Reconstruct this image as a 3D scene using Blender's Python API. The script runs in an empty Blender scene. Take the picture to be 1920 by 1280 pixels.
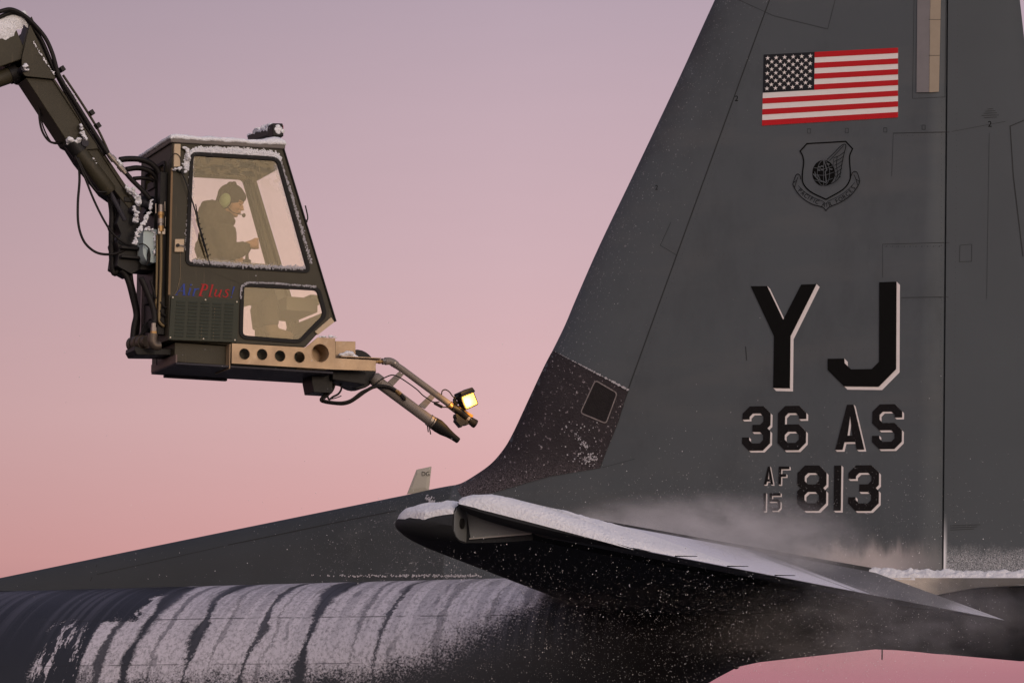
import bpy, bmesh, math, random
from mathutils import Vector, Matrix, noise
from mathutils.geometry import tessellate_polygon
random.seed(7)
SC = bpy.context.scene
COL = SC.collection
R = math.radians

# ------------------------------------------------------------------ camera
FPX, CX, CY, YH = 5000.0, 960.0, 640.0, 1445.0
PITCH = math.atan((YH - CY) / FPX)
CAM = Vector((0, 0, 3.3))
cd = bpy.data.cameras.new("camera"); cam = bpy.data.objects.new("camera", cd); COL.objects.link(cam)
cam.location = CAM; cam.rotation_euler = (math.pi / 2 + PITCH, 0, 0)
cd.sensor_width = 36; cd.lens = 36 * FPX / 1920; cd.clip_start = 0.5; cd.clip_end = 6000
SC.camera = cam

# ------------------------------------------------------------------ sky
W = bpy.data.worlds.new("World"); SC.world = W; W.use_nodes = True
nt = W.node_tree; nt.nodes.clear()
def wn(t, **k):
    n = nt.nodes.new(t)
    for a, b in k.items(): setattr(n, a, b)
    return n
SUN_EL, SUN_AZ = 5.0, 148.0          # low warm sun, behind the camera and to its right
wo = wn('ShaderNodeOutputWorld'); tc = wn('ShaderNodeTexCoord'); sp = wn('ShaderNodeSeparateXYZ')
nt.links.new(tc.outputs['Generated'], sp.inputs[0])
def ramp(stops):
    r = wn('ShaderNodeValToRGB'); e = r.color_ramp.elements
    e[0].position, e[0].color = stops[0][0], (*stops[0][1], 1)
    e[1].position, e[1].color = stops[-1][0], (*stops[-1][1], 1)
    for p, c in stops[1:-1]:
        x = e.new(p); x.color = (*c, 1)
    nt.links.new(sp.outputs[2], r.inputs[0]); return r
def lin(r, g, b):
    f = lambda v: (v / 255 / 12.92) if v <= 10.3 else ((v / 255 + .055) / 1.055) ** 2.4
    return (f(r), f(g), f(b))
front = ramp([(0.0, lin(152, 104, 118)), (0.035, lin(176, 118, 130)), (0.055, lin(203, 144, 147)), (0.078, lin(219, 162, 162)), (0.13, lin(221, 178, 180)), (0.19, lin(209, 176, 183)), (0.24, lin(198, 171, 181)), (0.285, lin(184, 163, 176)), (0.5, lin(125, 122, 150)), (1.0, lin(95, 100, 135))])
back = ramp([(0.0, (1.8, 1.20, .90)), (0.12, (2.15, 1.65, 1.35)), (0.3, (1.62, 1.44, 1.38)), (0.6, (0.72, 0.70, 0.80)), (1.0, (0.25, 0.27, 0.38))])
dt = wn('ShaderNodeVectorMath', operation='DOT_PRODUCT'); nt.links.new(tc.outputs['Generated'], dt.inputs[0])
dt.inputs[1].default_value = (math.sin(R(SUN_AZ)), math.cos(R(SUN_AZ)), 0)
mr = wn('ShaderNodeMapRange', interpolation_type='SMOOTHSTEP'); nt.links.new(dt.outputs['Value'], mr.inputs[0])
mr.inputs[1].default_value = -0.35; mr.inputs[2].default_value = 0.95
mx = wn('ShaderNodeMix', data_type='RGBA'); nt.links.new(mr.outputs[0], mx.inputs[0])
# the front sky colour darkens a little towards the left
lf = wn('ShaderNodeMapRange'); nt.links.new(sp.outputs[0], lf.inputs[0])
lf.inputs[1].default_value = -0.32; lf.inputs[2].default_value = 0.0; lf.inputs[3].default_value = 0.70; lf.inputs[4].default_value = 1.0
fm = wn('ShaderNodeVectorMath', operation='SCALE'); nt.links.new(front.outputs[0], fm.inputs[0]); nt.links.new(lf.outputs[0], fm.inputs['Scale'])
nt.links.new(fm.outputs[0], mx.inputs[6]); nt.links.new(back.outputs[0], mx.inputs[7])
cn = wn('ShaderNodeTexNoise'); cmap = wn('ShaderNodeMapping'); cmap.inputs['Scale'].default_value = (5, 5, 26); nt.links.new(tc.outputs['Generated'], cmap.inputs[0]); nt.links.new(cmap.outputs[0], cn.inputs[0]); cn.inputs['Detail'].default_value = 5
cr = wn('ShaderNodeMapRange'); nt.links.new(cn.outputs['Fac'], cr.inputs[0]); cr.inputs[1].default_value = .3; cr.inputs[2].default_value = .7; cr.inputs[3].default_value = .965; cr.inputs[4].default_value = .975
cs = wn('ShaderNodeVectorMath', operation='SCALE'); nt.links.new(mx.outputs[2], cs.inputs[0]); nt.links.new(cr.outputs[0], cs.inputs['Scale'])
b1 = wn('ShaderNodeBackground'); nt.links.new(cs.outputs[0], b1.inputs[0]); b1.inputs[1].default_value = 1.0
sky = wn('ShaderNodeTexSky'); sky.sky_type = 'NISHITA'; sky.sun_disc = False
sky.sun_elevation = R(SUN_EL); sky.sun_rotation = R(SUN_AZ)
b2 = wn('ShaderNodeBackground'); nt.links.new(sky.outputs[0], b2.inputs[0]); b2.inputs[1].default_value = 0.004
ad = wn('ShaderNodeAddShader'); nt.links.new(b1.outputs[0], ad.inputs[0]); nt.links.new(b2.outputs[0], ad.inputs[1])
nt.links.new(ad.outputs[0], wo.inputs[0])

sl = bpy.data.lights.new("sun", 'SUN'); sun = bpy.data.objects.new("sun", sl); COL.objects.link(sun)
sl.energy = 0.55; sl.angle = R(12); sl.color = (1.0, 0.80, 0.60)
sd = Vector((math.sin(R(SUN_AZ)) * math.cos(R(SUN_EL)), math.cos(R(SUN_AZ)) * math.cos(R(SUN_EL)), math.sin(R(SUN_EL))))
sun.rotation_euler = sd.to_track_quat('Z', 'Y').to_euler(); sun.location = (20, -20, 15)
SC.view_settings.view_transform = 'Standard'; SC.view_settings.look = 'None'
SC.view_settings.exposure = 0; SC.view_settings.gamma = 1
SC.render.engine = 'CYCLES'
SC.cycles.use_denoising = True; SC.cycles.denoising_prefilter = 'ACCURATE'
SC.cycles.max_bounces = 6; SC.cycles.transparent_max_bounces = 12; SC.cycles.volume_bounces = 0
SC.cycles.volume_step_rate = 2.0

# ------------------------------------------------------------------ frames
FWD = Vector((0, math.cos(PITCH), math.sin(PITCH))); UP = Vector((0, -math.sin(PITCH), math.cos(PITCH)))
def ray(x, y): return FWD + Vector((1, 0, 0)) * ((x - CX) / FPX) + UP * ((CY - y) / FPX)
class Frame:
    def __init__(s, o, ax):
        s.o = o; s.ax = [Vector(a).normalized() for a in ax]; s.M3 = Matrix(s.ax)          # rows: world -> local
        s.mat = Matrix.Translation(o) @ s.M3.transposed().to_4x4()
    def pt(s, x, y, Y=0.0):                                                               # the point of the plane Y = const seen there
        r = s.M3 @ ray(x, y); c = s.M3 @ (CAM - s.o); return c + r * ((Y - c.y) / r.y)
    def xz(s, x, y, Y=0.0): p = s.pt(x, y, Y); return (p.x, p.z)
TH, AL = R(19.1), R(1.8)
A = Vector((math.cos(TH) * math.cos(AL), -math.sin(TH) * math.cos(AL), -math.sin(AL)))
S_ = Vector((math.sin(TH), math.cos(TH), 0))
AF = Frame(CAM + ray(1775, 1055) * 22.0, (A, S_, A.cross(S_)))           # aircraft: x aft, y starboard, z up
KF = Frame(CAM + ray(315, 637) * 20.0, ((math.cos(R(26)), math.sin(R(26)), 0), (-math.sin(R(26)), math.cos(R(26)), 0), (0, 0, 1)))   # cab

# ------------------------------------------------------------------ materials
def mat(name, col, rough=.6, metal=0, var=.15, scale=3.0, bump=.0, bscale=40, spec=.22, emit=None, detail=5):
    m = bpy.data.materials.new(name); m.use_nodes = True; t = m.node_tree; b = t.nodes['Principled BSDF']
    b.inputs['Roughness'].default_value = rough; b.inputs['Metallic'].default_value = metal
    b.inputs['Specular IOR Level'].default_value = spec
    tcn = t.nodes.new('ShaderNodeTexCoord')
    n = t.nodes.new('ShaderNodeTexNoise'); n.inputs['Scale'].default_value = scale; n.inputs['Detail'].default_value = detail
    t.links.new(tcn.outputs['Object'], n.inputs['Vector'])
    mixn = t.nodes.new('ShaderNodeMix'); mixn.data_type = 'RGBA'
    mixn.inputs[6].default_value = (*[c * (1 - var) for c in col], 1); mixn.inputs[7].default_value = (*[min(1, c * (1 + var)) for c in col], 1)
    t.links.new(n.outputs['Fac'], mixn.inputs[0]); t.links.new(mixn.outputs[2], b.inputs['Base Color'])
    if bump:
        n2 = t.nodes.new('ShaderNodeTexNoise'); n2.inputs['Scale'].default_value = bscale; n2.inputs['Detail'].default_value = 4
        t.links.new(tcn.outputs['Object'], n2.inputs['Vector'])
        bp = t.nodes.new('ShaderNodeBump'); bp.inputs['Strength'].default_value = bump; bp.inputs['Distance'].default_value = .02
        t.links.new(n2.outputs['Fac'], bp.inputs['Height']); t.links.new(bp.outputs[0], b.inputs['Normal'])
    if emit:
        b.inputs['Emission Color'].default_value = (*emit[0], 1); b.inputs['Emission Strength'].default_value = emit[1]
    m['mix'] = mixn.name
    return m
class NB:                                    # small helper for masks written as node maths
    def __init__(s, m): s.t = m.node_tree; s.m = m; s.b = s.t.nodes['Principled BSDF']; tc_ = s.t.nodes.new('ShaderNodeTexCoord'); s.obj = tc_.outputs['Object']; sx = s.t.nodes.new('ShaderNodeSeparateXYZ'); s.t.links.new(s.obj, sx.inputs[0]); s.x, s.y, s.z = sx.outputs
    def math(s, op, a, b=0.0, c=0.0):
        n = s.t.nodes.new('ShaderNodeMath'); n.operation = op
        for i, v in enumerate((a, b, c)):
            if isinstance(v, (int, float)): n.inputs[i].default_value = v
            else: s.t.links.new(v, n.inputs[i])
        return n.outputs[0]
    def mr(s, v, a, b, c=0.0, d=1.0, smooth=True):
        n = s.t.nodes.new('ShaderNodeMapRange'); n.interpolation_type = 'SMOOTHSTEP' if smooth else 'LINEAR'
        s.t.links.new(v, n.inputs[0])
        for i, q in enumerate((a, b, c, d)): n.inputs[i + 1].default_value = q
        return n.outputs[0]
    def noise(s, scale=(1, 1, 1), sc=1.0, detail=5, rough=.6, off=0, dist=0):
        mp = s.t.nodes.new('ShaderNodeMapping'); mp.inputs['Scale'].default_value = scale; mp.inputs['Location'].default_value = (off, off * .7, off * 1.3)
        s.t.links.new(s.obj, mp.inputs[0]); n = s.t.nodes.new('ShaderNodeTexNoise')
        n.inputs['Scale'].default_value = sc; n.inputs['Detail'].default_value = detail; n.inputs['Roughness'].default_value = rough; n.inputs['Distortion'].default_value = dist
        s.t.links.new(mp.outputs[0], n.inputs[0]); return n.outputs[0]
    def over(s, mask, col, rough=None):      # lay a colour over the base colour through a mask
        inp = s.b.inputs['Base Color']; src = inp.links[0].from_socket
        mixn = s.t.nodes.new('ShaderNodeMix'); mixn.data_type = 'RGBA'
        s.t.links.new(mask, mixn.inputs[0]); s.t.links.new(src, mixn.inputs[6]); mixn.inputs[7].default_value = (*col, 1)
        s.t.links.new(mixn.outputs[2], inp)
        if rough is not None:
            r = s.t.nodes.new('ShaderNodeMix'); s.t.links.new(mask, r.inputs[0]); ri = s.b.inputs['Roughness']
            if ri.links: s.t.links.new(ri.links[0].from_socket, r.inputs[2])
            else: r.inputs[2].default_value = ri.default_value
            r.inputs[3].default_value = rough; s.t.links.new(r.outputs[0], ri)
    def bump(s, h, dist=.01, strength=.5):
        bp = s.t.nodes.new('ShaderNodeBump'); bp.inputs['Strength'].default_value = strength; bp.inputs['Distance'].default_value = dist
        s.t.links.new(h, bp.inputs['Height'])
        if s.b.inputs['Normal'].links: s.t.links.new(s.b.inputs['Normal'].links[0].from_socket, bp.inputs['Normal'])
        s.t.links.new(bp.outputs[0], s.b.inputs['Normal'])

SNOWC = (.78, .78, .82)
PAINT = (.082, .094, .106)
M = {}
def speckle(nb, region, sc=26, thr=.66, col=SNOWC):
    n = nb.noise((1, 1, 1), sc, 3, .6, 3.1)
    t = nb.mr(nb.math('ADD', n, nb.math('MULTIPLY', nb.math('SUBTRACT', region, 1.0), .12)), thr, thr + .05)
    nb.over(t, col, .9)
    return t
# fin paint
m = M['fin_paint'] = mat('fin_paint', PAINT, .62, var=.12, scale=1.2, bump=.12, bscale=300); nb = NB(m)
led = nb.math('ADD', nb.x, nb.math('MULTIPLY', nb.z, -.463))            # lines parallel to the leading edge
nearle = nb.mr(led, -4.35, -3.55, 1, 0)
speckle(nb, nb.mr(led, -4.35, -2.6, 1, -.2), 60, .64, (.30,.30,.32))
speckle(nb, nearle, 34, .625, (.19, .19, .21))
smud = nb.math('MULTIPLY', nb.mr(nb.noise((1, 1, .5), 2.6, 6, .7, 55), .45, .72), .30); nb.over(smud, (.045, .050, .056))
scr = nb.mr(nb.noise((.25, 1, 5), 9, 4, .7, 77), .66, .74); nb.over(nb.math('MULTIPLY', scr, .25), (.12, .13, .14))
wet = nb.math('MULTIPLY', nb.math('MULTIPLY', nb.mr(led, -4.3, -3.95, 1, 0), nb.mr(nb.z, 3.2, 3.6)), nb.mr(nb.noise((1, 1, 1), 3, 5, .6, 4), .35, .55))
nb.over(nb.math('MULTIPLY', wet, .45), (.05, .05, .055))
dustn = nb.noise((3.0, 1, .6), 1.6, 6, .65, 9)
dust = nb.math('MULTIPLY', nb.mr(nb.math('ADD', nb.z, nb.math('MULTIPLY', dustn, -.42)), -.20, .04, 1, 0), nb.mr(nb.x, -1.7, -.9))
dust = nb.math('MULTIPLY', dust, nb.mr(nb.x, -.55, .15, 1, .35))
nb.over(nb.math('MULTIPLY', nb.math('MULTIPLY', dust, dust), .70), (.62, .56, .56), .9)
rng = nb.noise((1, 1, 4), .8, 4, .6, 22)
nb.over(nb.math('MULTIPLY', nb.mr(rng, .45, .7), .25), (.12, .122, .125))
# rudder
m = M['rudder_paint'] = mat('rudder_paint', tuple(c * .88 for c in PAINT), .62, var=.12, scale=1.5, bump=.12, bscale=300); nb = NB(m)
dn = nb.noise((1.5, 1, 1), 9, 6, .7, 2)
dd = nb.math('MULTIPLY', nb.mr(nb.math('ADD', nb.z, nb.math('MULTIPLY', dn, -.26)), -.13, .02, 1, 0), nb.mr(nb.noise((1, 1, 1), 140, 4, .75, 1), .42, .62))
nb.over(nb.math('MULTIPLY', dd, .55), SNOWC, .9)
gap = nb.math('MULTIPLY', nb.mr(nb.x, .02, .05, 1, 0), nb.mr(nb.z, .0, .42, 1, 0)); nb.over(gap, SNOWC, .9)
# root fairing (rough dark composite)
m = M['fairing'] = mat('fairing', (.040, .034, .038), .85, var=.3, scale=5, bump=.6, bscale=60); nb = NB(m)
one = nb.mr(nb.x, -99, -98); speckle(nb, one, 40, .635, (.30, .26, .28)); speckle(nb, one, 22, .67, (.5, .46, .48))
d1 = nb.math('MULTIPLY', nb.mr(nb.z, .5, 1.0, 1, 0), nb.mr(nb.noise((1, 1, 1), 90, 3, .7, 1), .45, .62)); nb.over(nb.math('MULTIPLY', d1, .55), (.30, .26, .28))
# dorsal / fuselage paint with frost
m = M['dorsal_paint'] = mat('dorsal_paint', (.052, .059, .066), .6, var=.15, scale=1.5, bump=.15, bscale=120); nb = NB(m)
reg = nb.mr(nb.x, -7.6, -4.6)
speckle(nb, reg, 44, .64, (.28, .28, .30)); speckle(nb, reg, 90, .63, (.20, .20, .22)); hz = nb.math('MULTIPLY', nb.mr(nb.noise((1, 1, 1), 3, 6, .7, 14), .5, .75), nb.mr(nb.x, -6.2, -4.6)); nb.over(nb.math('MULTIPLY', hz, .35), (.14, .145, .15))
m = M['fuselage_paint'] = mat('fuselage_paint', (.034, .037, .046), .5, var=.2, scale=1.2, bump=.1, bscale=150); nb = NB(m)
ang = nb.math('ARCTAN2', nb.math('ADD', nb.z, 2.2), nb.math('MULTIPLY', nb.y, -1.0))      # ~90 deg at the crown, falling down the port side
wob = nb.noise((1, 1, 1), 1.3, 3, .5, 5)
ax_ = nb.math('ADD', nb.x, nb.math('MULTIPLY', wob, .14))
def comb(xn): 
    c = nb.t.nodes.new('ShaderNodeCombineXYZ'); nb.t.links.new(xn, c.inputs[0]); return c.outputs[0]
def noise1(vec_x, sc, detail=3, off=0, zz=None, zs=1.0):
    c = nb.t.nodes.new('ShaderNodeCombineXYZ'); nb.t.links.new(vec_x, c.inputs[0]); c.inputs[1].default_value = off
    if zz is not None: nb.t.links.new(nb.math('MULTIPLY', zz, zs), c.inputs[2])
    n = nb.t.nodes.new('ShaderNodeTexNoise'); n.inputs['Scale'].default_value = sc; n.inputs['Detail'].default_value = detail; nb.t.links.new(c.outputs[0], n.inputs[0]); return n.outputs[0]
grain0 = nb.noise((1, 1, 1), 30, 4, .7, 5)
st = noise1(ax_, 3.4, 1, 6.3, ang, .13)              # wide wiped bands running round the hull
streak = None
wv = nb.mr(noise1(nb.z, 3.0, 3, 4.0, nb.x, .6), .3, .7, .45, 1.45); hi_ = nb.mr(nb.z, -.95, -.40, .75, 1.5)
ax2 = nb.math('ADD', nb.math('ADD', nb.x, nb.math('MULTIPLY', nb.math('SUBTRACT', wob, .5), .26)), nb.math('MULTIPLY', nb.math('SUBTRACT', grain0, .5), .11))
for xk, wk, op in ((-6.90, .040, .9), (-6.63, .055, .97), (-6.40, .016, .5), (-6.11, .040, .95), (-5.90, .018, .45), (-5.57, .032, .9), (-5.44, .014, .4), (-5.12, .055, .97), (-4.72, .018, .5), (-4.48, .030, .9), (-4.02, .022, .45), (-3.62, .016, .5), (-3.36, .026, .5)):
    d_ = nb.math('DIVIDE', nb.math('ABSOLUTE', nb.math('SUBTRACT', ax2, xk)), nb.math('MULTIPLY', nb.math('MULTIPLY', wv, hi_), wk)); q_ = nb.mr(nb.math('ADD', d_, nb.math('MULTIPLY', nb.math('SUBTRACT', nb.mr(noise1(nb.z, 2.2, 2, xk * 3.1), .38, .60), .35), .9)), .60, 1.35, 1 - op, 1)
    streak = q_ if streak is None else nb.math('MULTIPLY', streak, q_)
st2 = noise1(ax_, 9.0, 2, 8.1, ang, .6); streak2 = nb.mr(st2, .30, .38, .55, 1)
cov = nb.noise((1, 1, 1), 2.3, 6, .62, 11)
grain = nb.noise((1, 1, 1), 55, 5, .75, 12)
low = nb.math('SUBTRACT', nb.z, nb.math('ADD', -1.35, nb.math('MULTIPLY', nb.math('POWER', 2.0, nb.math('MULTIPLY', nb.math('ADD', nb.x, 3.9), 1.6)), .38)))          # lower limit rises aft
covz = nb.mr(low, -.28, .52)
covx = nb.math('MULTIPLY', nb.math('MAXIMUM', nb.math('MAXIMUM', nb.math('MULTIPLY', nb.mr(nb.x, -7.12, -7.06), nb.mr(nb.z, -.62, -.66)), nb.mr(nb.math('ADD', nb.math('MULTIPLY', nb.math('SUBTRACT', cov, .5), .7), nb.x), -6.78, -6.66)), nb.math('MULTIPLY', nb.math('MULTIPLY', nb.mr(nb.x, -7.62, -7.45), nb.mr(nb.z, -.55, -.72)), nb.mr(nb.noise((3, 1, .6), 2.4, 5, .7, 66), .46, .56))), nb.mr(nb.x, -3.35, -2.95, 1, 0))
v = nb.math('ADD', nb.math('MULTIPLY', covz, covx), nb.math('MULTIPLY', nb.math('SUBTRACT', cov, .5), 1.1))
v = nb.math('ADD', v, nb.math('MULTIPLY', nb.math('SUBTRACT', grain, .5), 1.9))
v = nb.math('MULTIPLY', nb.mr(v, .34, .74), nb.math('MULTIPLY', streak, streak2))
v = nb.math('MULTIPLY', v, nb.math('MULTIPLY', nb.mr(nb.x, -7.8, -7.6), nb.mr(nb.x, -3.1, -2.9, 1, 0)))
nb.over(nb.math('MULTIPLY', nb.math('MULTIPLY', v, nb.mr(nb.noise((1, 1, .6), 34, 6, .8, 41), .34, .56, .45, 1)), .92), (.74, .70, .76), .9)
nb.bump(v, .012, .6)
fl = nb.math('MULTIPLY', nb.mr(noise1(nb.x, 14.0, 2, 1.2), .45, .6), nb.mr(nb.z, -1.0, -.35)); nb.over(nb.math('MULTIPLY', fl, .35), (.16, .16, .20))
for zl, wl in ((-.62, .006), (-1.02, .005)):
    q = nb.math('ABSOLUTE', nb.math('SUBTRACT', nb.math('ADD', nb.z, nb.math('MULTIPLY', nb.x, -.03)), zl + .2)); nb.over(nb.math('MULTIPLY', nb.mr(q, wl * .5, wl, .7, 0), nb.mr(nb.noise((1, 1, 1), 3.5, 3, .6, 31), .42, .58)), (.03, .03, .034))
# stabilizer: dark paint
m = M['stab_paint'] = mat('stab_paint', (.034, .036, .040), .75, var=.15, scale=2.0, bump=.15, bscale=160, spec=.12)
nb = NB(M['fuselage_paint']); nb.over(nb.math('MULTIPLY', nb.mr(nb.x, -3.2, -2.2), .8), (.012, .010, .011))  # near-black aft hull: stabilizer's shade put into the colour, plus dark cone paint
M['alu_pale_'] = mat('flange_metal', (.40, .38, .37), .6)
M['rib'] = mat('rib_metal', (.22, .23, .24), .6, var=.15, scale=6)
# snow
def snowmat(name, col=SNOWC, bs=55, b=.7):
    mm = mat(name, col, .85, var=.04, scale=6, bump=b, bscale=bs, spec=.2); return mm
M['snow'] = snowmat('snow'); M['frost'] = snowmat('frost', (.62, .60, .64), 160, .9)
M['elev_top'] = mat('elevator_top', (.06, .062, .067), .6, var=.12, scale=2); nb = NB(M['elev_top'])
g1 = nb.noise((.5, 2.4, 1), 2.2, 6, .6, 4)
cv = nb.mr(nb.math('ADD', nb.math('MULTIPLY', nb.mr(nb.y, -6.0, -2.6, 1.25, 0), 1.0), nb.math('MULTIPLY', nb.math('SUBTRACT', g1, .5), 1.6)), .25, .75)
cv2 = nb.math('MULTIPLY', nb.mr(nb.math('ADD', nb.x, nb.math('MULTIPLY', nb.y, .12)), .02, .22), nb.mr(nb.math('ADD', g1, nb.math('MULTIPLY', nb.y, .03)), .25, .5))
up = nb.mr(nb.z, -99, -98)
geo = nb.t.nodes.new('ShaderNodeNewGeometry'); sg = nb.t.nodes.new('ShaderNodeSeparateXYZ'); nb.t.links.new(geo.outputs['Normal'], sg.inputs[0]); upn = nb.mr(sg.outputs[2], .3, .6)
nb.over(nb.math('MULTIPLY', nb.math('MULTIPLY', nb.math('MAXIMUM', cv, nb.math('MAXIMUM', nb.math('MULTIPLY', cv2, .8), .10)), upn), .9), (.72, .72, .80), .9)
M['cream'] = mat('cream_paint', (.50, .47, .40), .6, var=.12, scale=6)
M['cone'] = mat('cone_paint', (.12, .115, .11), .6, var=.3, scale=4); nb = NB(M['cone'])
nb.over(nb.math('MULTIPLY', nb.mr(nb.math('ADD', nb.x, nb.math('MULTIPLY', nb.noise((1, 1, 1), 5, 5, .6), .5)), -.1, .45, 1, 0), nb.mr(nb.x, -1.2, -.9)), (.62, .54, .46), .8)  # cream forward end: dusted snow and warm light put into the colour
M['black_paint'] = mat('black_marking', (.006, .006, .006), .8, var=.2, scale=30, spec=.08)
M['worn_black'] = mat('worn_black_marking', (.013, .012, .013), .8, var=.7, scale=90, spec=.08)
M['white_paint'] = mat('white_marking', (.78, .72, .72), .6, var=.05, scale=30)
M['flag_red'] = mat('flag_red', (.50, .006, .012), .55, var=.06, scale=20)
M['flag_white'] = mat('flag_white', (.80, .75, .74), .55, var=.04, scale=20)
M['flag_blue'] = mat('flag_blue', (.007, .008, .012), .55, var=.1, scale=20)
M['seam'] = mat('panel_seam', (.032, .034, .036), .8, var=.2)
M['seam_soft'] = mat('panel_seam_soft', (.050, .051, .053), .8, var=.2)
M['strip_grey'] = mat('strip_grey', (.20, .19, .20), .6, var=.1, scale=14)
M['strip_cream'] = mat('strip_cream', (.36, .30, .23), .6, var=.1, scale=14)
# cab
M['olive'] = mat('olive_paint', (.046, .040, .026), .5, var=.25, scale=6, bump=.1, bscale=120); nb = NB(M['olive'])
sn = nb.noise((14, 14, 1.2), 2.0, 5, .7, 6); nb.over(nb.math('MULTIPLY', nb.mr(sn, .60, .75), .35), (.16, .12, .075))
M['olive_green'] = mat('green_panel', (.030, .034, .023), .5, var=.2, scale=6, bump=.08, bscale=120)
M['inner'] = mat('cab_lining', (.12, .105, .07), .8, var=.2, scale=5)
M['alu'] = mat('raw_aluminium', (.42, .30, .19), .45, metal=.35, var=.35, scale=7, bump=.08, bscale=90); nb = NB(M['alu'])
nb.over(nb.math('MULTIPLY', nb.mr(nb.noise((1, 1, 1), 5.0, 5, .6, 7), .42, .66), .45), (.24, .165, .115))
nb.over(nb.math('MULTIPLY', nb.mr(nb.noise((1, 1, 1), 14, 5, .7, 17), .55, .72), .5), (.50, .40, .30))
M['alu_pale'] = mat('pale_trim', (.46, .36, .25), .55, metal=.2, var=.12, scale=12)
M['black'] = mat('black_steel', (.014, .013, .013), .5, var=.3, scale=12, bump=.1, bscale=80)
M['under'] = mat('under_plate', (.035, .033, .042), .6, var=.25, scale=9, bump=.1, bscale=60)
M['rubber'] = mat('black_rubber', (.011, .010, .010), .62, var=.3, scale=20, bump=.15, bscale=160)
M['hose'] = mat('hose_rubber', (.012, .010, .010), .55, var=.3, scale=20)
M['grey_tube'] = mat('grey_tube', (.20, .175, .16), .55, metal=.1, var=.16, scale=10, bump=.02, bscale=60)
M['steel'] = mat('steel', (.30, .26, .23), .38, metal=.7, var=.2, scale=25)
M['brass'] = mat('brass', (.42, .26, .11), .4, metal=.7, var=.3, scale=30)
M['tank'] = mat('tank_plastic', (.42, .50, .50), .5, var=.1, scale=6)
M['screw'] = mat('screw_head', (.75, .66, .52), .35, metal=.6, var=.1)
M['blue'] = mat('logo_blue', (.022, .048, .27), .5, var=.1, scale=40)
M['red'] = mat('logo_red', (.36, .010, .014), .5, var=.1, scale=40)
M['lamp_on'] = mat('lamp_lens', (.9, .7, .2), .3, var=.0, emit=((1.0, .42, .03), 1.25)); nb = NB(M['lamp_on'])
ln = nb.mr(nb.noise((1, 1, .3), 55, 3, .6), .42, .62)
lc = nb.t.nodes.new('ShaderNodeMix'); lc.data_type = 'RGBA'; nb.t.links.new(ln, lc.inputs[0]); lc.inputs[6].default_value = (1, .34, .015, 1); lc.inputs[7].default_value = (1.1, .60, .10, 1); nb.t.links.new(lc.outputs[2], nb.b.inputs['Emission Color'])
M['amber'] = mat('amber_plate', (.5, .22, .04), .4, metal=.3, var=.2)
# glass
def glass(name, frostfn, veil=.10, film=(.06, .12), filmfn=None):
    m = bpy.data.materials.new(name); m.use_nodes = True; t = m.node_tree
    b = t.nodes['Principled BSDF']; out = t.nodes['Material Output']; nb = NB(m)
    tr = t.nodes.new('ShaderNodeBsdfTransparent'); tr.inputs[0].default_value = (.99, .97, .90, 1)
    gl = t.nodes.new('ShaderNodeBsdfGlossy'); gl.inputs[0].default_value = (1, .90, .66, 1); gl.inputs['Roughness'].default_value = .06
    df = t.nodes.new('ShaderNodeBsdfDiffuse'); df.inputs[0].default_value = (.62, .48, .26, 1)
    m1 = t.nodes.new('ShaderNodeMixShader'); m1.inputs[0].default_value = veil
    t.links.new(tr.outputs[0], m1.inputs[1]); t.links.new(gl.outputs[0], m1.inputs[2])
    m2 = t.nodes.new('ShaderNodeMixShader'); film_ = nb.mr(nb.noise((1, 1, 1), 7, 5, .6), .3, .75, film[0], film[1]); fe = filmfn(nb, film_) if filmfn else film_; t.links.new(fe, m2.inputs[0])
    t.links.new(m1.outputs[0], m2.inputs[1]); t.links.new(df.outputs[0], m2.inputs[2])
    m3 = t.nodes.new('ShaderNodeMixShader'); fr = frostfn(nb); t.links.new(fr, m3.inputs[0])
    fd = t.nodes.new('ShaderNodeBsdfDiffuse'); fd.inputs[0].default_value = (.70, .66, .68, 1)
    t.links.new(m2.outputs[0], m3.inputs[1]); t.links.new(fd.outputs[0], m3.inputs[2]); t.links.new(m3.outputs[0], out.inputs[0])
    t.nodes.remove(b); return m

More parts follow.
